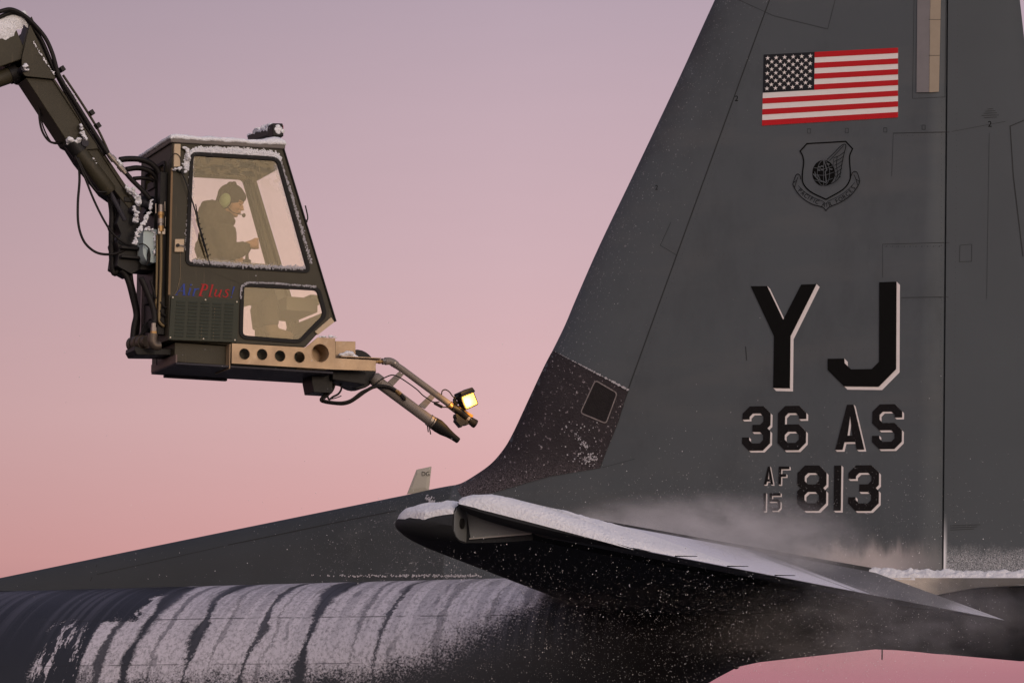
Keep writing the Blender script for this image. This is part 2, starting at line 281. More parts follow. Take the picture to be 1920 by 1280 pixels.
# ------------------------------------------------------------------ mesh helpers
class G:
    def __init__(s): s.v = []; s.f = []; s.mi = []
    def add(s, vs, fs, mi=0):
        o = len(s.v); s.v += [Vector(p) for p in vs]; s.f += [[i + o for i in f] for f in fs]; s.mi += [mi] * len(fs); return s
    def box(s, lo, hi, mi=0):
        (a, b, c), (d, e, f) = lo, hi
        s.add([(a, b, c), (d, b, c), (d, e, c), (a, e, c), (a, b, f), (d, b, f), (d, e, f), (a, e, f)],
              [(0, 3, 2, 1), (4, 5, 6, 7), (0, 1, 5, 4), (1, 2, 6, 5), (2, 3, 7, 6), (3, 0, 4, 7)], mi); return s
    def obox(s, c, ax, ay, az, mi=0):                     # oriented box from half-axis vectors
        c, ax, ay, az = map(Vector, (c, ax, ay, az))
        P = [c + i * ax + j * ay + k * az for k in (-1, 1) for (i, j) in ((-1, -1), (1, -1), (1, 1), (-1, 1))]
        s.add(P, [(0, 3, 2, 1), (4, 5, 6, 7), (0, 1, 5, 4), (1, 2, 6, 5), (2, 3, 7, 6), (3, 0, 4, 7)], mi); return s
    def rings(s, rs, close=True, caps=True, mi=0):
        n = len(rs[0]); o = len(s.v)
        for r in rs: s.v += [Vector(p) for p in r]
        for i in range(len(rs) - 1):
            for j in range(n if close else n - 1):
                a, b = o + i * n + j, o + i * n + (j + 1) % n
                s.f.append([a, b, b + n, a + n]); s.mi.append(mi)
        if caps:
            s.f.append([o + j for j in range(n)][::-1]); s.f.append([o + (len(rs) - 1) * n + j for j in range(n)]); s.mi += [mi, mi]
        return s
    def tube(s, path, r, n=10, caps=True, mi=0, ell=1.0):
        path = [Vector(p) for p in path]; rs = r if isinstance(r, (list, tuple)) else [r] * len(path)
        out = []; T = (path[1] - path[0]).normalized(); ref = Vector((0, 1, 0)) if abs(T.y) < .9 else Vector((1, 0, 0))
        u = T.cross(ref).normalized()
        for i, p in enumerate(path):
            a = path[max(0, i - 1)]; b = path[min(len(path) - 1, i + 1)]; T = (b - a).normalized()
            u = (u - T * u.dot(T)).normalized(); w = T.cross(u)
            out.append([p + (u * math.cos(q) + w * math.sin(q) * ell) * rs[i] for q in [2 * math.pi * k / n for k in range(n)]])
        return s.rings(out, True, caps, mi)
    def ball(s, c, r, nu=14, nv=10, mi=0, fn=None):
        c = Vector(c); rx, ry, rz = r if isinstance(r, (list, tuple)) else (r, r, r); rs = []
        for i in range(nv + 1):
            t = .02 + (math.pi - .04) * i / nv
            rs.append([c + Vector((rx * math.sin(t) * math.cos(q), ry * math.sin(t) * math.sin(q), rz * math.cos(t))) for q in [2 * math.pi * k / nu for k in range(nu)]])
        if fn: rs = [[fn(p) for p in rr] for rr in rs]
        return s.rings(rs, True, True, mi)
def smoothpath(pts, k=6):
    pts = [Vector(p) for p in pts]; out = []
    P = [pts[0] * 2 - pts[1]] + pts + [pts[-1] * 2 - pts[-2]]
    for i in range(1, len(P) - 2):
        for j in range(k):
            t = j / k; a, b, c, d = P[i - 1:i + 3]
            out.append(.5 * ((2 * b) + (c - a) * t + (2 * a - 5 * b + 4 * c - d) * t * t + (3 * b - a - 3 * c + d) * t ** 3))
    out.append(pts[-1]); return out
def roundpoly(pts, r, n=5):
    out = []; N = len(pts); rr = r if isinstance(r, (list, tuple)) else [r] * N
    for i in range(N):
        a, b, c = Vector(pts[i - 1]), Vector(pts[i]), Vector(pts[(i + 1) % N])
        u, w = (a - b), (c - b); d = min(rr[i], u.length * .45, w.length * .45)
        if d <= 1e-6: out.append(tuple(b)); continue
        p, q = b + u.normalized() * d, b + w.normalized() * d
        for k in range(n + 1):
            t = k / n; out.append(tuple((1 - t) ** 2 * p + 2 * t * (1 - t) * b + t * t * q))
    return out
def circle(c, r, n=24): return [(c[0] + r * math.cos(2 * math.pi * k / n), c[1] + r * math.sin(2 * math.pi * k / n)) for k in range(n)]
def inset(poly, d):
    N = len(poly); ar = sum(poly[i - 1][0] * poly[i][1] - poly[i][0] * poly[i - 1][1] for i in range(N)); sgn = 1 if ar > 0 else -1; out = []
    for i in range(N):
        a, b, c = Vector(poly[i - 1]), Vector(poly[i]), Vector(poly[(i + 1) % N])
        u, w = (b - a).normalized(), (c - b).normalized(); n1, n2 = Vector((-u.y, u.x)) * sgn, Vector((-w.y, w.x)) * sgn
        m_ = (n1 + n2); k = m_.length_squared; out.append(tuple(b + m_ * (2 * d / max(k, .4)) * 1.0) if k > 1e-6 else tuple(b))
    return out
def plate(g, polys, lo, hi, axis='y', mi=0):
    """a flat plate with holes: polys[0] is the outline, the others are holes; thickness lo..hi along axis"""
    vv = [[Vector((p[0], p[1], 0)) for p in q] for q in polys]; tris = tessellate_polygon(vv)
    flat = [p for q in polys for p in q]
    def P(p, t): return {'y': (p[0], t, p[1]), 'x': (t, p[0], p[1]), 'z': (p[0], p[1], t)}[axis]
    n = len(flat); g.add([P(p, lo) for p in flat] + ([P(p, hi) for p in flat] if hi != lo else []),
                         [list(t) for t in tris] + ([[i + n for i in reversed(t)] for t in tris] if hi != lo else []), mi)
    if hi != lo:
        o = len(g.v) - 2 * n; k = 0
        for q in polys:
            for i in range(len(q)):
                a, b = o + k + i, o + k + (i + 1) % len(q); g.f.append([a, b, b + n, a + n]); g.mi.append(mi)
            k += len(q)
    return g
def obj(name, g, mats, parent=None, smooth=False, bevel=0, frame=None, mods=None, label=None):
    me = bpy.data.meshes.new(name)
    if isinstance(g, G):
        me.from_pydata([tuple(v) for v in g.v], [], g.f)
        for p, i in zip(me.polygons, g.mi): p.material_index = i
        me.validate()
        bm = bmesh.new(); bm.from_mesh(me); bmesh.ops.recalc_face_normals(bm, faces=bm.faces); bm.to_mesh(me); bm.free()
    for mm in (mats if isinstance(mats, (list, tuple)) else [mats]): me.materials.append(M[mm] if isinstance(mm, str) else mm)
    o = bpy.data.objects.new(name, me); COL.objects.link(o)
    if smooth:
        for p in me.polygons: p.use_smooth = True
        if smooth == 'angle': me.set_sharp_from_angle(angle=R(35))
    if parent: o.parent = parent
    elif frame: o.matrix_world = frame.mat
    if bevel:
        b = o.modifiers.new('bevel', 'BEVEL'); b.width = bevel; b.segments = 2; b.limit_method = 'ANGLE'; b.angle_limit = R(40)
    if label: o['label'] = label
    return o
def empty(name, frame):
    o = bpy.data.objects.new(name, None); COL.objects.link(o); o.matrix_world = frame.mat; o.empty_display_size = .3; return o
def tag(o, label, cat=None, kind=None, group=None):
    if label: o['label'] = label
    if cat: o['category'] = cat
    if kind: o['kind'] = kind
    if group: o['group'] = group
    return o
def nz(p, s=1.0, o=0.0): return noise.noise(Vector(p) * s + Vector((o, o * .3, -o)))
def fbm(p, s=1.0, o=0.0): return sum(nz(p, s * 2 ** k, o + k * 7) / 2 ** k for k in range(4))

# ------------------------------------------------------------------ ground
g = G(); n = 24
g.add([(x * 2500 / n, y * 2500 / n, 0) for y in range(-n, n + 1) for x in range(-n, n + 1)],
      [[j * (2 * n + 1) + i, j * (2 * n + 1) + i + 1, (j + 1) * (2 * n + 1) + i + 1, (j + 1) * (2 * n + 1) + i] for j in range(2 * n) for i in range(2 * n)])
M['apron'] = mat('apron', (.06, .06, .065), .8, var=.3, scale=.3, bump=.2, bscale=6); nb = NB(M['apron'])
nb.over(nb.math('MULTIPLY', nb.mr(nb.noise((1, 1, 1), .12, 6, .65), .62, .74), .6), (.5, .5, .54), .9)
tag(obj('ground', g, 'apron'), 'dark winter airfield apron with thin drifted snow', None, 'structure')

# =================================================================== AIRCRAFT
plane = empty('cargo_plane', AF)
tag(plane, 'grey military cargo plane seen at its tail, frosted with snow', 'plane')
LEpx = [(0, 1083), (350, 1011), (700, 940), (760, 928), (809, 917), (840, 911), (865, 906), (890, 892), (921, 870), (944, 844), (962, 814), (991, 752), (1020, 690), (1037, 657), (1060, 610), (1081, 560), (1125, 460), (1192, 320), (1275, 145), (1341, 0)]
LE = [AF.xz(*p) for p in LEpx]
d0 = (Vector(LE[1]) - Vector(LE[0])).normalized()
LE = [tuple(Vector(LE[0]) - d0 * 1.6)] + LE
e0 = (Vector(LE[-1]) - Vector(LE[-3])).normalized(); FT = 6.9
LE.append(tuple(Vector(LE[-1]) + e0 * ((FT - .25 - LE[-1][1]) / e0.y)))
LE.append((LE[-1][0] + .35, FT))
LEs = [Vector((p.x, p.y)) for p in smoothpath([(a, b, 0) for a, b in LE], 5)]
def dLE(a, h):
    p = Vector((a, h)); best = 9
    for i in range(len(LEs) - 1):
        u, w = LEs[i], LEs[i + 1]; d = w - u; t = max(0, min(1, (p - u).dot(d) / max(d.length_squared, 1e-9))); q = (p - (u + d * t)).length
        if q < best: best = q
    return best
def finT(a, h):
    T = .235 - .014 * max(h, 0)
    if a < -3.2: T *= max(.45, 1 - (-3.2 - a) * .10)
    q = min(1, dLE(a, h) / (.62 if h > 1.2 else .34 + .28 * max(0, h) / 1.2)); return T * math.sqrt(max(0, 1 - (1 - q) ** 2))
RTE = [AF.xz(1912, 0), AF.xz(1920, 70)]
rsl = (RTE[1][0] - RTE[0][0]) / (RTE[1][1] - RTE[0][1])
def rudTE(h): return RTE[0][0] + (h - RTE[0][1]) * rsl
def rudT(a, h):
    T = .235 - .014 * max(h, 0); te = rudTE(h); return max(.008, T * max(0, 1 - max(0, a) / te) ** .9)
def surfT(a, h): return rudT(a, h) if a > .012 else finT(a, h)
def fp(x, y):                                      # point on the port skin of fin or rudder seen at a pixel
    t = .2
    for _ in range(4): a, h = AF.xz(x, y, -t); t = surfT(a, h)
    return (a, h)

# fin: one skin, from the leading edge back to the hinge
base_h = -.32
def Q(i):
    p = LEs[i]
    if p.y > 1.9: return Vector((0, p.y)) if p.y < FT - .02 else Vector((0, FT))
    # walk along the base then up the hinge
    if p.x < -4.35: return Vector((p.x + .0, min(base_h, p.y - .05)))
    t = (p.y - .68) / (1.9 - .68); t = max(0, min(1, t))
    L1 = 4.35; L2 = 1.9 - base_h; d = t * (L1 + L2) ; x0 = -4.35
    if d < L1: return Vector((x0 + d, base_h))
    return Vector((0, base_h + (d - L1)))
NS = 34
ss = [(j / NS) ** 2.0 for j in range(NS + 1)]
def dedupe(P):
    out = [P[0]]
    for p in P[1:]:
        if (p - out[-1]).length > 1e-4: out.append(p)
    return out
LEs = dedupe(LEs)
fin_i = [i for i in range(len(LEs)) if LEs[i].x >= -4.36]; dor_i = [i for i in range(len(LEs)) if LEs[i].x <= -4.36 + .05 or i <= fin_i[0]]
def skin(idx):
    g = G(); cols = []
    for i in idx:
        p, q = LEs[i], Q(i); cols.append([p.lerp(q, s) for s in ss])
    for side in (-1, 1):
        vs = [(c.x, side * finT(c.x, c.y), c.y) for col in cols for c in col]; n = NS + 1
        g.add(vs, [[i * n + j, i * n + j + 1, (i + 1) * n + j + 1, (i + 1) * n + j] for i in range(len(cols) - 1) for j in range(NS)])
    # top cap and hinge spar
    c = cols[-1]; g.add([(q.x, -finT(q.x, q.y), q.y) for q in c] + [(q.x, finT(q.x, q.y), q.y) for q in c], [[j, j + 1, NS + 2 + j, NS + 1 + j] for j in range(NS)])
    return g, cols
g, cols = skin(fin_i)
hp = [c[-1] for c in cols if abs(c[-1].x) < 1e-6]
g.add([(0, s * finT(0, q.y), q.y) for q in hp for s in (-1, 1)], [[2 * i, 2 * i + 1, 2 * i + 3, 2 * i + 2] for i in range(len(hp) - 1)])
me_fin = obj('fin', g, 'fin_paint', plane, 'angle')
b_ = bmesh.new(); b_.from_mesh(me_fin.data); bmesh.ops.remove_doubles(b_, verts=b_.verts, dist=1e-4); bmesh.ops.recalc_face_normals(b_, faces=b_.faces); b_.to_mesh(me_fin.data); b_.free()
g, _ = skin([i for i in range(fin_i[0] + 1)])
o = obj('dorsal_fin', g, 'dorsal_paint', plane, True)
b_ = bmesh.new(); b_.from_mesh(o.data); bmesh.ops.remove_doubles(b_, verts=b_.verts, dist=1e-4); bmesh.ops.recalc_face_normals(b_, faces=b_.faces); b_.to_mesh(o.data); b_.free()
# rudder
hs = [-.09 + (FT - .1 + .09) * i / 40 for i in range(41)]; us = [i / 14 for i in range(15)]; rs = []
for h in hs:
    te = rudTE(h); ring = [(.016 + (te - .016) * u, -rudT(.016 + (te - .016) * u, h), h) for u in us]
    rs.append(ring + [(x, -y, z) for x, y, z in reversed(ring)])
g = G().rings(rs); rud = obj('rudder', g, 'rudder_paint', plane, 'angle')

def decal(poly_list, off=.004, step=.12, both=False):
    """polygons in (a,h) laid on the port skin; poly_list: list of [outline, holes...]; each gets its own tiny offset"""
    g = G()
    for k, pl in enumerate(poly_list):
        bm = bmesh.new(); flat = [p for q in pl for p in q]
        vs = [bm.verts.new((p[0], p[1], 0)) for p in flat]
        for t in tessellate_polygon([[Vector((p[0], p[1], 0)) for p in q] for q in pl]):
            try: bm.faces.new([vs[i] for i in t])
            except ValueError: pass
        if step:
            xs = [p[0] for p in flat]; zs = [p[1] for p in flat]
            for lo, hi, nv in ((min(xs), max(xs), (1, 0, 0)), (min(zs), max(zs), (0, 1, 0))):
                c = math.ceil(lo / step) * step
                while c < hi:
                    bmesh.ops.bisect_plane(bm, geom=bm.verts[:] + bm.edges[:] + bm.faces[:], plane_co=Vector(nv) * c, plane_no=nv); c += step
        bm.verts.index_update(); bm.verts.ensure_lookup_table()
        g.add([(v.co.x, -(surfT(v.co.x, v.co.y) + off + k * .00006), v.co.y) for v in bm.verts], [[v.index for v in f.verts] for f in bm.faces]); bm.free()
    return g
def ribbon(pts, w, px=True):
    P_ = [Vector(fp(*p)) if px else Vector(p) for p in pts]; out = []
    for i in range(len(P_) - 1):
        a, b = P_[i], P_[i + 1]; d = (b - a)
        if d.length < 1e-6: continue
        d.normalize(); n_ = Vector((-d.y, d.x)) * w / 2; e = d * w * .3
        out.append([[tuple(a - e + n_), tuple(b + e + n_), tuple(b + e - n_), tuple(a - e - n_)]])
    return out

# markings ---------------------------------------------------------
def z6(x, y): return fp(1360 + x / 2.6658, 500 + y / 2.6667)
def glyph(ch, W_, H_, t, c):
    k = max(c - t * .55, t * .15); m_ = H_ / 2; n_ = t * .42; e = H_ * .135; r = W_ * .36
    octo = lambda x0, y0, x1, y1: [(x0, y0 + k), (x0 + k, y0), (x1 - k, y0), (x1, y0 + k), (x1, y1 - k), (x1 - k, y1), (x0 + k, y1), (x0, y1 - k)]
    if ch == '3': return [[(0, c), (c, 0), (W_ - c, 0), (W_, c), (W_, m_ - n_), (W_ - n_, m_), (W_, m_ + n_), (W_, H_ - c), (W_ - c, H_), (c, H_), (0, H_ - c), (0, H_ - c - e), (t, H_ - c - e), (t, H_ - t - k), (t + k, H_ - t), (W_ - t - k, H_ - t), (W_ - t, H_ - t - k), (W_ - t, m_ + t / 2 + k), (W_ - t - k, m_ + t / 2), (r, m_ + t / 2), (r, m_ - t / 2), (W_ - t - k, m_ - t / 2), (W_ - t, m_ - t / 2 - k), (W_ - t, t + k), (W_ - t - k, t), (t + k, t), (t, t + k), (t, c + e), (0, c + e)]]
    if ch == '8': return [[(0, c), (c, 0), (W_ - c, 0), (W_, c), (W_, m_ - n_), (W_ - n_, m_), (W_, m_ + n_), (W_, H_ - c), (W_ - c, H_), (c, H_), (0, H_ - c), (0, m_ + n_), (n_, m_), (0, m_ - n_)], octo(t, t, W_ - t, m_ - t / 2), octo(t, m_ + t / 2, W_ - t, H_ - t)]
    if ch == '6': return [[(0, c), (c, 0), (W_ - c, 0), (W_, c), (W_, c + e), (W_ - t, c + e), (W_ - t, t + k), (W_ - t - k, t), (t + k, t), (t, t + k), (t, m_ - t / 2), (W_ - c, m_ - t / 2), (W_, m_ - t / 2 + c), (W_, H_ - c), (W_ - c, H_), (c, H_), (0, H_ - c)], octo(t, m_ + t / 2, W_ - t, H_ - t)]
    if ch == 'S': return [[(0, c), (c, 0), (W_ - c, 0), (W_, c), (W_, c + e), (W_ - t, c + e), (W_ - t, t + k), (W_ - t - k, t), (t + k, t), (t, t + k), (t, m_ - t / 2 - k), (t + k, m_ - t / 2), (W_ - c, m_ - t / 2), (W_, m_ - t / 2 + c), (W_, H_ - c), (W_ - c, H_), (c, H_), (0, H_ - c), (0, H_ - c - e), (t, H_ - c - e), (t, H_ - t - k), (t + k, H_ - t), (W_ - t - k, H_ - t), (W_ - t, H_ - t - k), (W_ - t, m_ + t / 2 + k), (W_ - t - k, m_ + t / 2), (c, m_ + t / 2), (0, m_ + t / 2 - c)]]
    if ch == 'A': q = .385; return [[(W_ * q, 0), (W_ * (1 - q), 0), (W_, H_), (W_ - t, H_), (W_ - t * 1.24, H_ * .83), (t * 1.24, H_ * .83), (t, H_), (0, H_)], [(W_ * .5, H_ * .26), (W_ * .5 + (W_ * .5 - t * 1.5) * .72, H_ * .83 - t * .85), (W_ * .5 - (W_ * .5 - t * 1.5) * .72, H_ * .83 - t * .85)]]
    if ch == 'F': return [[(0, 0), (W_, 0), (W_, t), (t, t), (t, H_ * .42), (W_ * .72, H_ * .42), (W_ * .72, H_ * .42 + t), (t, H_ * .42 + t), (t, H_), (0, H_)]]
    if ch == '1': return [[(0, 0), (W_, 0), (W_, H_), (0, H_)]]
    if ch == '5': y = H_ * .34; return [[(0, 0), (W_, 0), (W_, t), (t, t), (t, y), (W_ - c, y), (W_, y + c), (W_, H_ - c), (W_ - c, H_), (c, H_), (0, H_ - c), (0, H_ - c - e * .6), (t, H_ - c - e * .6), (t, H_ - t - k), (t + k, H_ - t), (W_ - t - k, H_ - t), (W_ - t, H_ - t - k), (W_ - t, y + t + k), (W_ - t - k, y + t), (0, y + t)]]
zs_ = (z6(500, 500)[0] - z6(400, 500)[0]) / 100       # metres per zoomed pixel
def block(polys, sh, off=.004):
    """black faces over a white block shade that runs down and right"""
    white = []
    sv = Vector((sh, -sh))
    mv = lambda q: [(p[0] + sv.x, p[1] + sv.y) for p in q]
    white.append([mv(q) for q in polys])
    for q in polys:
        for i in range(len(q)):
            a, b = Vector(q[i]), Vector(q[(i + 1) % len(q)]); white.append([[tuple(a), tuple(b), tuple(b + sv), tuple(a + sv)]])
    return white
marks = [("Y", None, [[(128, 98), (210, 97), (290, 265), (380, 90), (457, 87), (327, 348), (324, 608), (240, 606), (244, 347)]], 15, 'black_paint'),
         ("J", None, [[(770, 78), (857, 75), (855, 512), (768, 600), (595, 598), (512, 515), (512, 460), (596, 459), (597, 482), (630, 513), (733, 511), (769, 475)]], 16, 'black_paint')]
for ch, x0, y0, x1, y1, t, c, sh in (('3', 88, 698, 230, 918, 36, 36, 9), ('6', 265, 696, 407, 915, 36, 36, 9), ('A', 553, 690, 697, 911, 37, 30, 9), ('S', 736, 688, 882, 907, 36, 36, 9),
                                    ('A', 195, 998, 243, 1087, 13, 10, 5.5), ('F', 268, 998, 322, 1087, 13, 10, 5.5), ('1', 192, 1131, 205, 1220, 13, 5, 5.5), ('5', 222, 1131, 278, 1217, 13, 13, 5.5),
                                    ('8', 362, 993, 507, 1215, 37, 37, 9), ('1', 545, 993, 581, 1213, 36, 5, 9), ('3', 617, 992, 767, 1214, 37, 37, 9)):
    marks.append((ch, (x0, y0, x1, y1), (t, c), sh, 'worn_black'))
for ch, bx, data, sh, mt in marks:
    if bx is None: polys = [[z6(*p) for p in q] for q in data]
    else:
        x0, y0, x1, y1 = bx; a0, h0 = z6(x0, y0); t, c = data
        polys = [[(a0 + p[0] * zs_, h0 - p[1] * zs_) for p in q] for q in glyph(ch, x1 - x0, y1 - y0, t, c)]
    o = obj('letter_marking', decal([polys], .0075), mt, plane)
    obj('letter_shade', decal(block(polys, sh * zs_), .0025), 'white_paint', o)
# flag
c4 = [Vector(fp(*p)) for p in ((1432, 103), (1684, 90), (1684, 220.5), (1429, 236))]
def fq(u, v): return tuple((c4[0] * (1 - u) + c4[1] * u) * (1 - v) + (c4[3] * (1 - u) + c4[2] * u) * v)
def fr(u0, v0, u1, v1): return [[fq(u0, v0), fq(u1, v0), fq(u1, v1), fq(u0, v1)]]
flag = obj('flag', decal([fr(0, 0, 1, 1)], .002), 'flag_white', plane)
UC, VC = .384, 7 / 13
obj('red_stripe', decal([fr(UC if i < 7 else 0, i / 13, 1, (i + 1) / 13) for i in range(0, 13, 2)], .004), 'flag_red', flag)
obj('canton', decal([fr(0, 0, UC, VC)], .004), 'flag_blue', flag)
stars = []
for r_ in range(9):
    for c_ in range(6 if r_ % 2 == 0 else 5):
        u = UC * ((c_ * 2 + 1 + (r_ % 2)) / 12); v = VC * ((r_ + 1) / 10); P0 = Vector(fq(u, v)); R1 = .0215
        stars.append([[tuple(P0 + Vector((math.sin(k * math.pi / 5), math.cos(k * math.pi / 5))) * (R1 if k % 2 == 0 else R1 * .40)) for k in range(10)]])
obj('star', decal(stars, .006, 0), 'flag_white', flag)
# emblem
def z5(x, y): return fp(1400 + x / 3.658, 70 + y / 3.657)
zs5 = (z5(600, 900)[0] - z5(500, 900)[0]) / 100
def rib5(pts, w, close=False):
    q = [z5(*p) for p in pts]; q = q + [q[0]] if close else q
    return ribbon(q, w * zs5, False)
sm = lambda pts, k=5: [(p.x, p.y) for p in smoothpath([(a, b, 0) for a, b in pts], k)]
shield = [(415, 730), (680, 715), (727, 765)] + sm([(727, 765), (708, 810), (707, 860), (712, 930), (706, 985), (660, 1045), (545, 1112)])[1:] + sm([(545, 1112), (440, 1060), (388, 1000), (384, 930), (392, 860), (385, 815), (368, 782)])[1:]
em = rib5(shield, 9, True)
outer = sm([(318, 1010), (335, 1045), (380, 1100), (450, 1145), (520, 1165), (545, 1190)]) + sm([(545, 1190), (570, 1165), (650, 1130), (720, 1080), (765, 1020), (778, 985)])
em += rib5(outer, 5)
em += rib5(sm([(318, 1010), (338, 950), (355, 940), (368, 952), (372, 975)]), 5) + rib5(sm([(330, 1030), (345, 985), (352, 962)]), 4) + rib5(sm([(345, 985), (320, 1000)]), 4)
em += rib5(sm([(778, 985), (762, 935), (745, 922), (728, 932), (716, 958)]), 5) + rib5(sm([(762, 1015), (750, 970), (738, 945)]), 4) + rib5(sm([(750, 975), (776, 990)]), 4)
em += rib5(sm([(356, 1020), (400, 1062), (450, 1095), (520, 1125), (545, 1145)]), 3) + rib5(sm([(545, 1145), (570, 1122), (640, 1090), (700, 1045), (742, 1000)]), 3)
for i in range(7):                                         # wing feathers
    y = 800 + i * 26; em += rib5(sm([(600 + i * 3, y + 30), (640 - i, y + 14), (672 - i * 4, y - 10 + i * 2)]), 4)
em += rib5(sm([(556, 842), (600, 800), (655, 745), (684, 744), (672, 800), (655, 880), (640, 960), (600, 1000), (560, 1015)]), 5)
em += rib5(sm([(572, 850), (620, 800), (668, 748)]), 4) + rib5(sm([(625, 820), (620, 880), (628, 950), (610, 985)]), 4) + rib5(sm([(600, 840), (598, 900), (612, 960)]), 3)
emb = obj('emblem', decal(em, .003), 'black_paint', plane)
gc = (528, 932); obj('globe', decal([[[z5(gc[0] + 78 * math.cos(q), gc[1] + 90 * math.sin(q)) for q in [2 * math.pi * k / 28 for k in range(28)]]]], .002), 'black_paint', emb)
gl_ = []
for f_ in (-.55, 0, .55): gl_ += rib5([(gc[0] + 78 * f_ * math.cos(q), gc[1] + 88 * math.sin(q)) for q in [-math.pi / 2 + math.pi * k / 8 for k in range(9)]], 3)
for f_ in (-.5, 0, .5): gl_ += rib5(sm([(gc[0] - 72 * math.cos(f_), gc[1] + 88 * math.sin(f_) + 6), (gc[0], gc[1] + 92 * math.sin(f_) + 16), (gc[0] + 72 * math.cos(f_), gc[1] + 88 * math.sin(f_) - 6)]), 3)
gl_ += rib5([(460, 940), (490, 975), (545, 1000)], 6) + rib5([(522, 822), (552, 912), (540, 922), (548, 995)], 7) + rib5([(468, 925), (478, 955)], 5) + rib5([(490, 945), (505, 975)], 5)
for p in ((500, 890), (520, 885), (497, 912), (520, 910), (560, 870), (580, 905)): gl_ += rib5([(p[0] - 7, p[1]), (p[0] + 7, p[1] + 2)], 9)
obj('globe_lines', decal(gl_, .0045, 0), 'fin_paint', emb)
def text_mesh(ch, size, shear=0):
    cu = bpy.data.curves.new('t', 'FONT'); cu.body = ch; cu.size = size; cu.align_x = 'CENTER'; cu.shear = shear; cu.resolution_u = 4
    ob = bpy.data.objects.new('t', cu); me = bpy.data.meshes.new_from_object(ob)
    vs = [v.co.copy() for v in me.vertices]; fs = [list(p.vertices) for p in me.polygons]
    bpy.data.objects.remove(ob); bpy.data.curves.remove(cu); bpy.data.meshes.remove(me); return vs, fs
arc = sm([(358, 1040), (405, 1085), (470, 1122), (545, 1150), (620, 1122), (690, 1078), (740, 1020)], 12)
arc = [Vector(z5(*p)) for p in arc]
Ls = [0]
for i in range(1, len(arc)): Ls.append(Ls[-1] + (arc[i] - arc[i - 1]).length)
txt = "PACIFIC AIR FORCES"; wd = {'I': .55, ' ': .75}; tot = sum(wd.get(c, 1) for c in txt); cur = 0; g = G()
for c in txt:
    w_ = wd.get(c, 1); s_ = (cur + w_ / 2) / tot * Ls[-1]; cur += w_
    if c == ' ': continue
    i = max(1, next(j for j in range(len(Ls)) if Ls[j] >= s_)); p = arc[i - 1].lerp(arc[i], (s_ - Ls[i - 1]) / (Ls[i] - Ls[i - 1])); d = (arc[min(i + 2, len(arc) - 1)] - arc[max(0, i - 3)]).normalized()
    vs, fs = text_mesh(c, .052); out = []
    for v_ in vs:
        q = p + d * v_.x * .9 + Vector((-d.y, d.x)) * (v_.y - .0175); out.append((q.x, -(surfT(q.x, q.y) + .003), q.y))
    g.add(out, fs)
obj('emblem_lettering', g, 'black_paint', emb)
def fintext(t, x, y, size, name='stencil', mt='black_paint'):
    p = fp(x, y); vs, fs = text_mesh(t, size); return G().add([(p[0] + v.x, -(surfT(p[0] + v.x, p[1] + v.y) + .003), p[1] + v.y) for v in vs], fs)
for x, y, s_ in ((1381, 190, .07), (1231, 356, .06), (1856, 238, .07)): obj('stencil_number', fintext('2', x, y, s_), 'black_paint', plane)
# seams
lines = [([(1443, 0), (1290, 420), (1176, 735)], .010), ([(1178, 733), (1125, 877)], .006)]
o = obj('panel_seam', decal(sum([ribbon(p, w) for p, w in lines], []), .002), 'seam', plane)
soft = [([(1384, 0), (1450, 30), (1552, 55), (1566, 0)], .004), ([(1258, 417), (1238, 460), (1268, 478)], .004), ([(1675, 250), (1780, 248)], .006), ([(1675, 250), (1672, 330)], .003), ([(1655, 458), (1780, 455)], .004), ([(1655, 458), (1655, 520)], .003),
        ([(1690, 558), (1778, 557)], .005), ([(1040, 657), (1110, 700)], .004), ([(1785, 247), (1885, 228)], .003), ([(1855, 250), (1850, 560)], .003), ([(1894, 237), (1900, 330), (1918, 480)], .009), ([(1894, 237), (1920, 226)], .009),
        ([(1800, 460), (1822, 458), (1822, 490), (1799, 491), (1800, 460)], .004), ([(1714, 0), (1711, 185), (1772, 182), (1774, 0)], .003), ([(1400, 675), (1398, 650)], .008), ([(1150, 800), (1170, 760)], .003), ([(1190, 860), (1130, 876)], .003)]
for p, w in soft: obj('access_panel_seam', decal(ribbon(p, w), .002), 'seam', plane)
g = G(); rl_ = [[(1450, 0), (1300, 420), (1186, 735)], [(1690, 563), (1776, 562)], [(1660, 463), (1776, 461)], [(1680, 255), (1776, 253)], [(1766, 190), (1762, 1040)], [(1796, 10), (1787, 1040)], [(1440, 660), (1700, 652)], [(1300, 480), (1640, 466)], [(1250, 760), (1760, 750)], [(1220, 990), (1760, 984)]]
for ln_ in rl_:
    for a, b in zip(ln_, ln_[1:]):
        A_, B_ = Vector(fp(*a)), Vector(fp(*b)); n_ = int((B_ - A_).length / .045)
        for k in range(n_):
            q = A_.lerp(B_, k / n_); y = -(surfT(q.x, q.y) + .0022); g.add([(q.x - .0028, y, q.y), (q.x, y, q.y - .0028), (q.x + .0028, y, q.y), (q.x, y, q.y + .0028)], [(0, 1, 2, 3)])
rv = obj('rivet_rows', g, 'seam', plane); rv['kind'] = 'stuff'
cl = []
for x, y in ((1517, 242), (1588, 241), (1660, 240), (1732, 235)): cl += ribbon([(x - 3, y), (x + 3, y), (x + 3, y + 8), (x - 3, y + 8), (x - 3, y)], .004)
for i, (w_) in enumerate((5, 9, 12, 16, 12)): cl += ribbon([(1857 - w_, 205 + i * 4), (1857 + w_, 204 + i * 4)], .004)
for i in range(3): cl += ribbon([(1782, 985 + i * 4), (1838 - i * 6, 983 + i * 4)], .004)
for x in range(1662, 1778, 11): cl += ribbon([(x, 462), (x + 1.2, 462)], .006)
obj('stencil_lettering', decal(cl, .002, 0), 'seam', plane)
